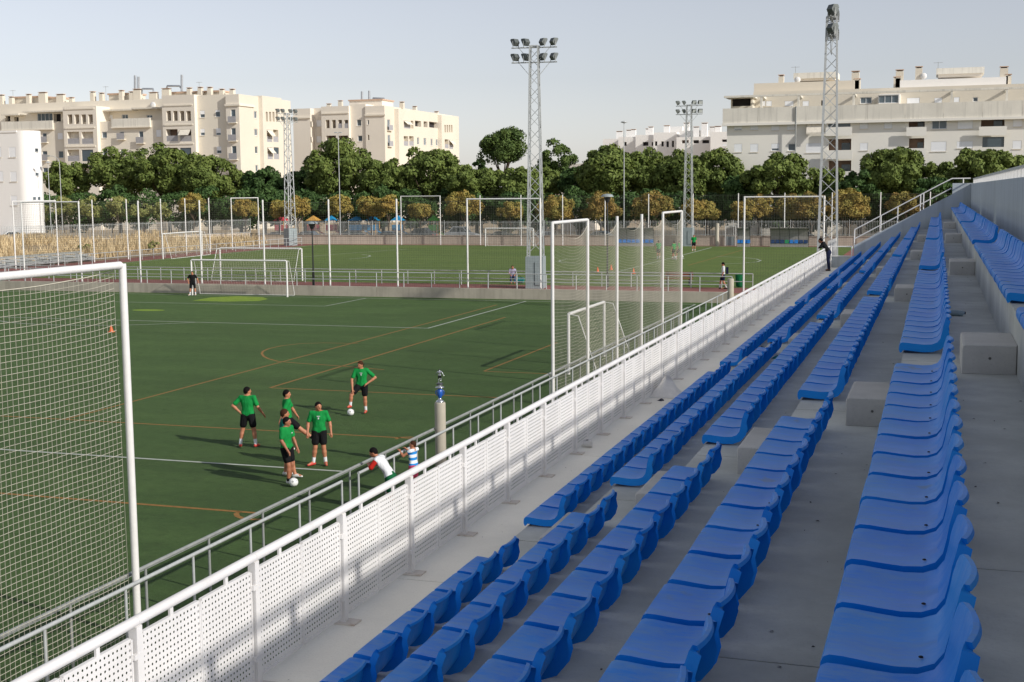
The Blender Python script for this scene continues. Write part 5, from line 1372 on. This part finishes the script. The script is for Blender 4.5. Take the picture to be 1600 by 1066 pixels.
# ---- white houses far away
def white_house(label, xa, xb, yt, Y, wins=(), yb=None, mat='facade_white', chim=()):
    B = Block('white_house', label, (ony((xa + xb) / 2, 240, Y).x, Y, UP)); a, b = ony(xa, 230, Y).x, ony(xb, 230, Y).x
    B.t['group'] = 'white terraced houses beyond the trees'
    B.mass(a, b, Y, Y + 14, G, zat((xa + xb) / 2, yt, Y), mat, fw(Y, wins))
    for (x, y, w, h) in chim: chimney(B, x, y, Y + 5, h, w, mat='facade_white')
    return B
white_house('white house lowest in the terrace with a small roof hut', 942, 968, 217, 330, (), chim=((968, 205, 1.6, 2.6), (983, 203, 1.4, 2.8)))
white_house('white house with a slanting shaded gable', 966, 994, 214, 326, [(1004 - 30, 222, 979, 228, 'o')], chim=((990, 202, 1.2, 3), (1013, 201, 1.3, 3)))
white_house('white house with two tall narrow windows', 993, 1022, 211, 320, [(1004, 222, 1013, 228, 'o'), (1018, 222, 1020.5, 228, 'o')], chim=((1017, 198, 1.2, 3.4), (1042, 199, 1.3, 3)))
white_house('white house with a row of dark upright windows', 1021, 1057, 207, 314, [(1023, 221, 1027, 228, 'o'), (1033, 221, 1037, 229, 'o'), (1041, 221, 1045, 230, 'o'), (1049.5, 220, 1053, 230, 'o')], chim=((1042, 196, 1.4, 3), (1073, 192, 1.4, 5)))
B = white_house('white house with an open roof terrace and slim canopy', 1057, 1110, 214, 306, [(1065, 219, 1076, 224, 'l'), (1083, 219, 1092, 224, 'o'), (1097, 219, 1108, 224, 'o')], chim=((1101, 192, 1.4, 5), (1088, 198, 1.3, 4)))
a, b, c_, d_ = FR(1062, 194, 1113, 214, 312); MB().box(a, b, 312, 319, c_ - 1, d_ - 1.5).build('upper_storey', M['facade_white'], B.t)
a, b, c_, d_ = FR(1045, 198, 1066, 206, 322); MB().box(a, b, 322, 326, c_ - 1, d_).build('roof_hut', M['facade_white'], B.t)
white_house('white house tucked against the grey balcony flats', 1110, 1150, 206, 302, [(1128, 218, 1136, 222, 'o'), (1129, 225, 1136, 229, 's')], chim=((1122, 197, 1.4, 3), (1113, 198, 1.2, 2)))
B = Block('low_building', 'low pink building glimpsed between the pines and green trees', (ony(885, 280, 200).x, 206, UP))
B.mass(ony(876, 280, 200).x, ony(915, 280, 200).x, 200, 210, G, zat(890, 256, 200), 'facade_pink', fw(200, [(884, 268, 890, 276, 'o'), (898, 266, 903, 275, 'w')]))
# ================================================================ people: bodies grown as smooth implicit surfaces
def surface(f, lo, hi, h):
    lo = np.array(lo); n = np.ceil((np.array(hi) - lo) / h).astype(int) + 1
    ax = [lo[i] + h * np.arange(n[i]) for i in range(3)]
    P = np.stack(np.meshgrid(*ax, indexing='ij'), -1)
    D = f(P.reshape(-1, 3)).reshape(n)
    ins = D < 0
    c = np.zeros(n - 1, int)
    for i in (0, 1):
        for j in (0, 1):
            for k in (0, 1): c += ins[i:n[0] - 1 + i, j:n[1] - 1 + j, k:n[2] - 1 + k]
    act = (c > 0) & (c < 8)
    if not act.any(): return np.zeros((0, 3)), np.zeros((0, 4), int)
    idx = -np.ones(n - 1, int); cells = np.argwhere(act); idx[act] = np.arange(len(cells))
    acc = np.zeros((len(cells), 3)); cnt = np.zeros(len(cells))
    cor = [(0, 0, 0), (1, 0, 0), (0, 1, 0), (1, 1, 0), (0, 0, 1), (1, 0, 1), (0, 1, 1), (1, 1, 1)]
    val = [D[cells[:, 0] + a, cells[:, 1] + b, cells[:, 2] + d] for a, b, d in cor]
    for a, b in ((0, 1), (2, 3), (4, 5), (6, 7), (0, 2), (1, 3), (4, 6), (5, 7), (0, 4), (1, 5), (2, 6), (3, 7)):
        m = (val[a] < 0) != (val[b] < 0); t = np.where(m, val[a] / np.where(m, val[a] - val[b], 1), 0)
        p = np.array(cor[a]) + t[:, None] * (np.array(cor[b]) - np.array(cor[a]))
        acc += p * m[:, None]; cnt += m
    V = lo + h * (cells + acc / cnt[:, None])
    Q = []
    for a in range(3):
        b, d = (a + 1) % 3, (a + 2) % 3
        s0 = [slice(1, -1)] * 3; s0[a] = slice(0, n[a] - 1)
        s1 = list(s0); s1[a] = slice(1, n[a])
        A, B_ = ins[tuple(s0)], ins[tuple(s1)]
        e = np.argwhere(A != B_); flip = A[tuple(e.T)]
        o = np.ones(3, int); o[a] = 0; e = e + o
        def cell(db, dd):
            q = e.copy(); q[:, b] -= db; q[:, d] -= dd
            return idx[tuple(q.T)]
        q = np.stack([cell(1, 1), cell(0, 1), cell(0, 0), cell(1, 0)], 1)
        q[~flip] = q[~flip][:, ::-1]
        Q.append(q)
    Q = np.concatenate(Q); Q = Q[(Q >= 0).all(1)]
    return V, Q
def cap(a, b, ra, rb, flat=None, fl=.62):
    a, b = np.array(a, float), np.array(b, float)
    def f(P):
        q = P - a; d = b - a
        if flat is not None:
            n = np.array(flat); q = q + np.outer(q @ n, n) * (1 / fl - 1); d = d + n * (d @ n) * (1 / fl - 1)
        t = np.clip((q @ d) / max(d @ d, 1e-9), 0, 1)
        return (np.linalg.norm(q - t[:, None] * d, axis=1) - (ra + (rb - ra) * t)) * (fl if flat is not None else 1)
    r = max(ra, rb); f.box = (np.minimum(a, b) - r, np.maximum(a, b) + r)
    return f
def ell(c, r, F=None):
    c, r = np.array(c, float), np.array(r, float); F = np.eye(3) if F is None else F
    def f(P):
        q = (P - c) @ F.T / r; k = np.linalg.norm(q, axis=1)
        return (k - 1) * r.min()
    m = r.max(); f.box = (c - m, c + m)
    return f
def smin(fs, k):
    def f(P):
        d = fs[0](P)
        for g in fs[1:]:
            e = g(P); hh = np.clip(.5 + .5 * (e - d) / k, 0, 1); d = e + (d - e) * hh - k * hh * (1 - hh)
        return d
    f.box = (np.min([g.box[0] for g in fs], 0), np.max([g.box[1] for g in fs], 0))
    return f
STAND = dict(pelvis=(0, 0, .93), chest=(0, 0, 1.27), neck=(0, -.01, 1.425), head=(0, .025, 1.57), shL=(-.175, 0, 1.40), shR=(.175, 0, 1.40),
             elL=(-.25, -.02, 1.13), elR=(.25, -.02, 1.13), wrL=(-.27, .06, .89), wrR=(.27, .06, .89), hipL=(-.09, 0, .90), hipR=(.09, 0, .90),
             knL=(-.11, .03, .49), knR=(.11, .03, .49), anL=(-.12, -.02, .085), anR=(.12, -.02, .085), toL=(-.15, .13, .04), toR=(.15, .13, .04))
def person(label, loc, rz, h, pose=None, top='green_shirt', bottom='black_cloth', sock='white_cloth', shoe='shoe_red', hair='hair_black', skin='skin', look=0.0, res=.018, sleeve=.72,
           shortlen=.66, group=None, cat='person', root=None, hairlong=0.0, sockfrom=.5, sleeve_mat=None, name='person', nod=0.0, extra=None, prints=''):
    s = h / 1.70
    J = dict(STAND); J.update(pose or {}); J = {k: np.array(v, float) for k, v in J.items()}
    t = root or thing(name, label, cat, loc, rz, group)
    A = J['chest'] - J['pelvis']; A /= np.linalg.norm(A); Rt = J['shR'] - J['shL']; Rt /= np.linalg.norm(Rt); Fw = np.cross(A, Rt); Fw /= np.linalg.norm(Fw)
    cl, sl = math.cos(look), math.sin(look); hf = np.array([-sl, cl, 0.0]); hf[2] = -nod; hf /= np.linalg.norm(hf); hr = np.array([cl, sl, 0]); hu = np.cross(hr, hf); HF = np.stack([hr, hf, hu])
    hd = J['head']; hp = lambda x, y, z: hd + hr * x + hf * y + hu * z
    le = lambda a, b, u: J[a] + (J[b] - J[a]) * u
    waist = J['pelvis'] + A * .13
    torso = lambda e: [cap(J['pelvis'], waist, .142 + e, .135 + e, Fw, .68), cap(waist, J['chest'], .135 + e, .16 + e, Fw, .62), cap(J['chest'], J['chest'] + A * .06, .16 + e, .145 + e, Fw, .6), cap(J['shL'], J['shR'], .052 + e * .6, .052 + e * .6), cap(J['neck'] + A * .005, J['shL'] + A * .0, .048 + e * .5, .05 + e * .5), cap(J['neck'] + A * .005, J['shR'], .048 + e * .5, .05 + e * .5)]
    def emit(nm, f, mat, extra_mb=None, rs=res):
        lo, hi = f.box; V, Q = surface(f, lo - 2.5 * rs, hi + 2.5 * rs, rs)
        V = V * s
        if len(V) == 0: return None
        if extra_mb is not None and len(extra_mb.v):
            me = bpy.data.meshes.new(nm); nV = len(V)
            me.from_pydata([tuple(v) for v in V] + [tuple(np.array(v) * s) for v in extra_mb.v], [], [tuple(map(int, q)) for q in Q] + [tuple(i + nV for i in g) for g in extra_mb.f])
            me.materials.append(M[mat]); me.polygons.foreach_set('use_smooth', [True] * len(me.polygons)); me.update()
        else: me = np_mesh(nm, V, Q, M[mat], True)
        return link(nm, me, t)
    # ---- body
    parts = [ell(hd, (.077, .094, .116), HF), cap(hp(0, .03, -.055), hp(0, .052, -.085), .05, .034), cap(hp(0, .088, .0), hp(0, .106, -.022), .012, .015),
             ell(hp(.078, -.005, -.005), (.012, .022, .03), HF), ell(hp(-.078, -.005, -.005), (.012, .022, .03), HF), cap(J['neck'] - A * .04, hd - hu * .05, .056, .05)] + torso(0)
    fing = MB()
    for S in 'LR':
        d = J['wr' + S] - J['el' + S]; d /= np.linalg.norm(d); tip = J['wr' + S] + d * .085
        parts += [cap(J['sh' + S], J['el' + S], .052, .041), cap(J['el' + S], le('el' + S, 'wr' + S, .35), .041, .043), cap(le('el' + S, 'wr' + S, .35), J['wr' + S], .043, .028), cap(J['wr' + S] + d * .015, tip, .027, .03),
                  cap(J['hip' + S], J['kn' + S], .088, .058), cap(J['kn' + S], le('kn' + S, 'an' + S, .3), .056, .06), cap(le('kn' + S, 'an' + S, .3), J['an' + S], .06, .038), cap(J['an' + S], J['to' + S], .04, .03)]
        sd_ = np.cross(d, np.array([0, 0, 1.0])); sd_ = sd_ / np.linalg.norm(sd_) if np.linalg.norm(sd_) > .2 else np.array([0, 1.0, 0]); dn_ = np.cross(sd_, d)
        for q, (o_, ln) in enumerate(((-.024, .062), (-.008, .072), (.008, .068), (.024, .054))):
            p0 = tip + sd_ * o_; p1 = p0 + d * ln * .55 - dn_ * .006; p2 = p1 + d * ln * .4 - dn_ * .018; fing.tube([p0, p1, p2], .0095, 6, r2=.007)
        p0 = J['wr' + S] + d * .04 + sd_ * .026 * (1 if S == 'L' else -1); fing.tube([p0, p0 + d * .03 + sd_ * .024 * (1 if S == 'L' else -1), p0 + d * .06 + sd_ * .03 * (1 if S == 'L' else -1)], .011, 6, r2=.008)
    emit('body', smin(parts, .022), skin, fing)
    if extra == 'bare': return t
    # ---- clothes
    sh = torso(.016) + [cap(J['hipL'] + A * .04, J['hipR'] + A * .04, .1, .1)]
    slv = [cap(J['sh' + S], le('sh' + S, 'el' + S, sleeve), .062, .066) for S in 'LR']
    b0 = smin(sh + (slv if sleeve_mat is None else []), .035)
    pel, nk = J['pelvis'], J['neck']
    hole = cap(nk - A * .01, hd, .062, .062)
    cuts = []
    for S in 'LR':
        e = le('sh' + S, 'el' + S, sleeve); dd = J['el' + S] - J['sh' + S]; dd /= np.linalg.norm(dd); cuts.append((e, dd))
    def shirt(P):
        d = np.maximum(b0(P), -((P - pel) @ A + .10)); d = np.maximum(d, -hole(P))
        return np.maximum(d, (P - (nk + A * .035)) @ A)
    shirt.box = b0.box; emit('shirt', shirt, top)
    if sleeve_mat:
        f = smin(slv, .02); emit('sleeves', f, sleeve_mat)
    lg = [cap(J['hip' + S], le('hip' + S, 'kn' + S, shortlen), .112, .098 if shortlen < .8 else .075) for S in 'LR'] + [cap(pel - A * .02, waist, .155, .15, Fw, .7)]
    if shortlen > .9: lg += [cap(J['kn' + S], le('kn' + S, 'an' + S, .9), .075, .058) for S in 'LR']
    l0 = smin(lg, .02)
    def shorts(P): return np.maximum(l0(P), (P - pel) @ A - .1)
    shorts.box = l0.box; emit('shorts' if shortlen < .9 else 'trousers', shorts, bottom)
    for S in 'LR':
        if sockfrom < 1:
            emit('sock', smin([cap(le('kn' + S, 'an' + S, sockfrom), J['an' + S], .055 if sockfrom < .4 else .05, .046)], .01), sock)
        bk = J['an' + S] - (J['to' + S] - J['an' + S]) * .22; bk[2] = min(J['an' + S][2] - .03, J['to' + S][2] + .01) if J['an' + S][2] > .06 else bk[2]
        emit('shoe', smin([cap(bk, J['to' + S], .04, .031), cap(J['an' + S] - np.array([0, 0, .01]), (J['an' + S] + J['to' + S]) / 2, .046, .036)], .02), shoe)
    # ---- prints on the clothes
    if prints:
        fc = J['chest'] + A * .02 + Fw * .118
        def patch(c_, w, hgt, nm, mat):
            n_ = len(V_p.v)
            q = [c_ + Rt * (a_ * w / 2) + A * (b_ * hgt / 2) + Fw * e_ for e_ in (0, .012) for a_, b_ in ((-1, -1), (1, -1), (1, 1), (-1, 1))]
            m_ = MB(); m_.v = [tuple(v * s) for v in q]; m_.f = [(0, 3, 2, 1), (4, 5, 6, 7), (0, 1, 5, 4), (1, 2, 6, 5), (2, 3, 7, 6), (3, 0, 4, 7)]; m_.build(nm, M[mat], t)
        V_p = MB()
        if 'c' in prints: patch(fc + A * .035, .085, .016, 'shirt_print', 'white_cloth'); patch(fc - A * .02, .03, .045, 'shirt_print', 'white_cloth')
        if 'l' in prints: patch(fc - Rt * .06 + A * .01 - Fw * .004, .04, .022, 'shirt_print', 'white_cloth')
    # ---- hair and face
    e1 = ell(hp(0, -.014, .012), (.089, .105, .116), HF)
    nn = hf * .72 - hu * .69
    def hairf(P):
        u, v = e1(P), (P - hd) @ nn - (.026 - hairlong); w = np.clip(.5 + .5 * (u - v) / .03, 0, 1); return v + (u - v) * w + .03 * w * (1 - w)
    hairf.box = e1.box; emit('hair', hairf, hair, rs=min(res, .014) if res < .03 else res)
    if res < .025:
        for x in (-.031, .031): MB().sphere(tuple(np.array(hp(x, .082, .012)) * s), .0105 * s, 8, 6).build('eye', M['eye'], t, True)
        MB().sphere(tuple(np.array(hp(0, .088, -.052)) * s), (.022 * s, .012 * s, .005 * s), 8, 5).build('mouth', M['lip'], t, True)
    return t
GP = 'young players in green shirts'
p = onz(389, 699)
person('player in green seen from behind with one hand on his hip', (p.x, p.y, .008), R_(14), 1.70, dict(elL=(-.40, -.06, 1.17), wrL=(-.22, -.03, .99), elR=(.29, -.02, 1.13), wrR=(.40, .08, .93), knL=(-.17, .02, .49), anL=(-.23, -.03, .085), toL=(-.27, .12, .04), knR=(.15, .02, .49), anR=(.2, -.02, .085), toR=(.26, .12, .04)), look=R_(-55), group=GP, sockfrom=.62)
p = onz(500, 728)
person('player in green facing the stand with his arms hanging and red boots', (p.x, p.y, .008), R_(203), 1.68, dict(elL=(-.28, -.02, 1.13), elR=(.28, -.02, 1.13), wrL=(-.31, .05, .9), wrR=(.29, .1, .9), anL=(-.15, 0, .085), anR=(.17, -.02, .085), toL=(-.18, .15, .04), toR=(.3, .1, .04)), look=R_(25), group=GP, sockfrom=.58, prints='c')
p = onz(571, 646)
person('player in green standing apart with one boot on a football', (p.x, p.y, .008), R_(196), 1.69, dict(pelvis=(.1, 0, .93), chest=(.1, .02, 1.27), neck=(.1, .02, 1.43), head=(.12, .06, 1.575), shL=(-.075, 0, 1.39), shR=(.27, .02, 1.41), hipL=(.01, 0, .9), hipR=(.19, 0, .9), knL=(.0, .03, .49), anL=(-.01, -.02, .085), toL=(.0, .14, .04),
       knR=(.40, .26, .63), anR=(.44, .26, .29), toR=(.50, .41, .265), elR=(.40, .1, 1.1), wrR=(.36, .26, .82), elL=(-.33, -.08, 1.14), wrL=(-.1, .07, .98)), look=R_(-35), group=GP, hair='hair_brown', sockfrom=.6, nod=.2, prints='c')
p = onz(450, 757)
person('player in green with white boots standing over the nearest football', (p.x, p.y, .008), R_(262), 1.66, dict(pelvis=(0, -.03, .92), elR=(.24, .02, 1.13), wrR=(.2, .16, .9), elL=(-.24, .02, 1.13), wrL=(-.2, .16, .9), knR=(.09, .1, .5), anR=(.08, .08, .1), toR=(.08, .22, .06), knL=(-.1, .06, .49), anL=(-.12, -.06, .085), toL=(-.14, .08, .04)), shoe='shoe_white', sock='black_cloth', sockfrom=.86, look=R_(10), group=GP, skin='skin_dark', prints='l')
p = onz(452, 746)
person('player in a teal shirt half hidden behind the one with the nearest football', (p.x - .1, p.y, .008), R_(-60), 1.72, dict(knL=(-.14, .06, .49), anL=(-.17, .0, .085), toL=(-.19, .16, .04), knR=(.12, .14, .5), anR=(.16, .22, .09), toR=(.22, .38, .04)), top='teal_shirt', shoe='shoe_white', sock='skin', sockfrom=2, hair='hair_brown', group='young players gathered on the pitch')
p = onz(452, 706)
person('player in green swinging one leg out behind his two team mates', (p.x, p.y, .008), R_(-62), 1.70, dict(chest=(0, -.04, 1.27), neck=(0, -.05, 1.43), head=(0, -.02, 1.585), knR=(.12, .33, .62), anR=(.14, .66, .36), toR=(.14, .8, .43), elL=(-.3, .1, 1.15), wrL=(-.34, .22, .95), elR=(.28, -.12, 1.14), wrR=(.36, -.2, .95)), shoe='shoe_white', sock='black_cloth', sockfrom=.8, look=R_(-15), group=GP)
p = onz(301.5, 462)
person('goalkeeper in black with white socks and gloves beside the goal post', (p.x, p.y, .008), R_(208), 1.70, dict(elL=(-.33, .02, 1.17), wrL=(-.40, .14, .98), elR=(.33, -.04, 1.17), wrR=(.27, .05, .95), knL=(-.15, .03, .49), anL=(-.18, 0, .085), knR=(.15, .03, .49), anR=(.2, 0, .085), toR=(.3, .12, .04)), top='black_cloth', bottom='black_cloth', shoe='shoe_white', sockfrom=.25, hair='hair_brown', shortlen=.88, res=.022, look=R_(-10))
# boys leaning on the railing
person('boy in a white bib with red sleeves leaning over the pitch railing', (-11.36, 25.72, .008), R_(88), 1.52, dict(pelvis=(0, -.1, .92), chest=(0, .12, 1.2), neck=(0, .24, 1.34), head=(0, .36, 1.46), shL=(-.17, .2, 1.31), shR=(.17, .2, 1.31), elL=(-.25, .32, 1.12), elR=(.25, .32, 1.12), wrL=(-.1, .44, 1.16), wrR=(.1, .44, 1.16), hipL=(-.09, -.1, .87), hipR=(.09, -.1, .87), knL=(-.1, -.1, .47), knR=(.1, -.04, .47), anL=(-.1, -.2, .085), anR=(.12, -.15, .085), toL=(-.12, -.05, .04), toR=(.14, 0, .04)),
       top='white_cloth', sleeve_mat='red_cloth', bottom='dark_green_cloth', sleeve=.95, shortlen=.8, look=R_(20), group='boys at the pitch railing', nod=.5)
person('small boy in a blue and white striped vest holding the pitch railing', (-11.40, 27.35, .008), R_(80), 1.28, dict(pelvis=(0, 0, .93), chest=(0, .04, 1.27), elL=(-.28, .2, 1.25), elR=(.28, .2, 1.25), wrL=(-.2, .36, 1.36), wrR=(.2, .36, 1.36)), top='striped', bottom='pink_cloth', hair='hair_brown', sleeve=.2, shortlen=.7, look=R_(35), group='boys at the pitch railing')
# people farther off
GF = 'players on the upper pitch'
for lab, x, y, rz, pose in (('far player in green standing alone near the far gate', 1084, 393, 190, None), ('far player in green walking towards the dugout behind the net', 1029, 405, 20, dict(anR=(.14, .25, .1), knR=(.12, .2, .5), anL=(-.12, -.25, .12), knL=(-.1, 0, .49))),
                            ('far player in green jogging behind another, seen through the net', 1053, 406, 60, dict(anR=(.14, .3, .12), knR=(.12, .25, .5), anL=(-.12, -.3, .2), knL=(-.1, 0, .49))), ('far player in green jogging ahead of another, seen through the net', 1062, 405, 60, dict(anL=(-.14, .3, .12), knL=(-.12, .25, .5), anR=(.12, -.3, .2), knR=(.1, 0, .49)))):
    p = onz(x, y, UP); person(lab, (p.x, p.y, UP + .02), R_(rz), 1.72, pose, res=.03, shoe='shoe_white', group=GF)
p = onz(1130, 452, UP)
t = person('person with a backpack and white jacket walking on the red paving', (p.x, p.y, UP + .008), R_(100), 1.74, dict(anR=(.1, .22, .1), knR=(.1, .16, .5), anL=(-.1, -.2, .1), knL=(-.1, 0, .49)), top='white_cloth', bottom='navy_cloth', shortlen=.7, sleeve=1.0, res=.022, shoe='shoe_black', nod=.4)
MB().cbox((0, -.24, 1.2), (.3, .16, .42)).build('backpack', M['navy_cloth'], t)
person('person in dark clothes leaning at the far corner of the walkway', (XF + .17, 58.7, ZW + .002), R_(88), 1.6, dict(anL=(-.08, -.06, .085), anR=(.08, -.02, .085), knL=(-.08, 0, .49), knR=(.08, .02, .49), toL=(-.09, .08, .04), toR=(.09, .12, .04), chest=(0, .2, 1.2), neck=(0, .28, 1.33), head=(0, .38, 1.43), shL=(-.165, .24, 1.31), shR=(.165, .24, 1.31), elL=(-.24, .36, 1.12), elR=(.24, .36, 1.12), wrL=(-.1, .42, 1.1), wrR=(.1, .42, 1.1)), top='black_cloth', bottom='navy_cloth', shortlen=1.0, sleeve=1.0, sockfrom=2, shoe='shoe_black', res=.022)
p = onz(801, 443, UP)
person('person in a lilac top sitting by the railing next to the tallest mast', (p.x, p.y, UP + .008), R_(200), 1.68, dict(pelvis=(0, 0, .5), chest=(0, .05, .84), neck=(0, .08, 1.0), head=(0, .13, 1.14), shL=(-.175, .06, .96), shR=(.175, .06, .96), elL=(-.26, .12, .72), elR=(.26, .12, .72), wrL=(-.14, .35, .6), wrR=(.14, .35, .6), hipL=(-.09, 0, .48), hipR=(.09, 0, .48), knL=(-.12, .42, .5), knR=(.12, .42, .5), anL=(-.12, .42, .1), anR=(.12, .42, .1), toL=(-.12, .57, .05), toR=(.12, .57, .05)), top='lilac_cloth', bottom='denim', shortlen=1.0, sockfrom=2, res=.024, hair='hair_brown')
t = thing('stool', 'small dark stool under the person sitting by the railing', 'stool', (p.x, p.y, UP + .008))
MB().cbox((0, 0, .355), (.36, .36, .05)).build('seat', M['dark_steel'], t)
for sx in (-1, 1):
    for sy in (-1, 1): MB().tube([(sx * .14, sy * .14, 0), (sx * .14, sy * .14, .33)], .018, 6).build('leg', M['dark_steel'], t)
q = onz(811, 443, UP); t = thing('sports_bag', 'teal sports bag on the red paving beside the mast cabinet', 'bag', (q.x, q.y, UP + .008))
m = MB().tube([(-.34, 0, .2), (-.28, 0, .22), (.28, 0, .22), (.34, 0, .2)], .19, 12); m.build('bag_body', M['teal_plastic'], t, True); MB().tube([(-.2, 0, .4), (-.1, 0, .5), (.1, 0, .5), (.2, 0, .4)], .015, 6).build('handle', M['black_cloth'], t, True)
# the little figure on the trophy
fg = thing('figure_root', 'x', 'x'); 
before = set(bpy.data.objects)
person('', None, 0, .36, dict(knR=(.14, .18, .55), anR=(.16, -.12, .38), toR=(.16, -.2, .27), elL=(-.34, .1, 1.2), wrL=(-.42, .2, 1.05), elR=(.36, -.08, 1.2), wrR=(.44, -.14, 1.0)), top='trophy_silver', bottom='trophy_dark', sock='trophy_silver', shoe='trophy_silver', hair='trophy_dark', skin='trophy_silver', res=.02, root=fg)
for o in list(fg.children):
    o.parent = tr; o.location = (0, 0, .49); o.name = 'figure_' + o.name.split('.')[0]
bpy.data.objects.remove(fg)

for o in bpy.data.objects:                                  # scaffolding flag is no longer needed
    if '_w' in o: del o['_w']
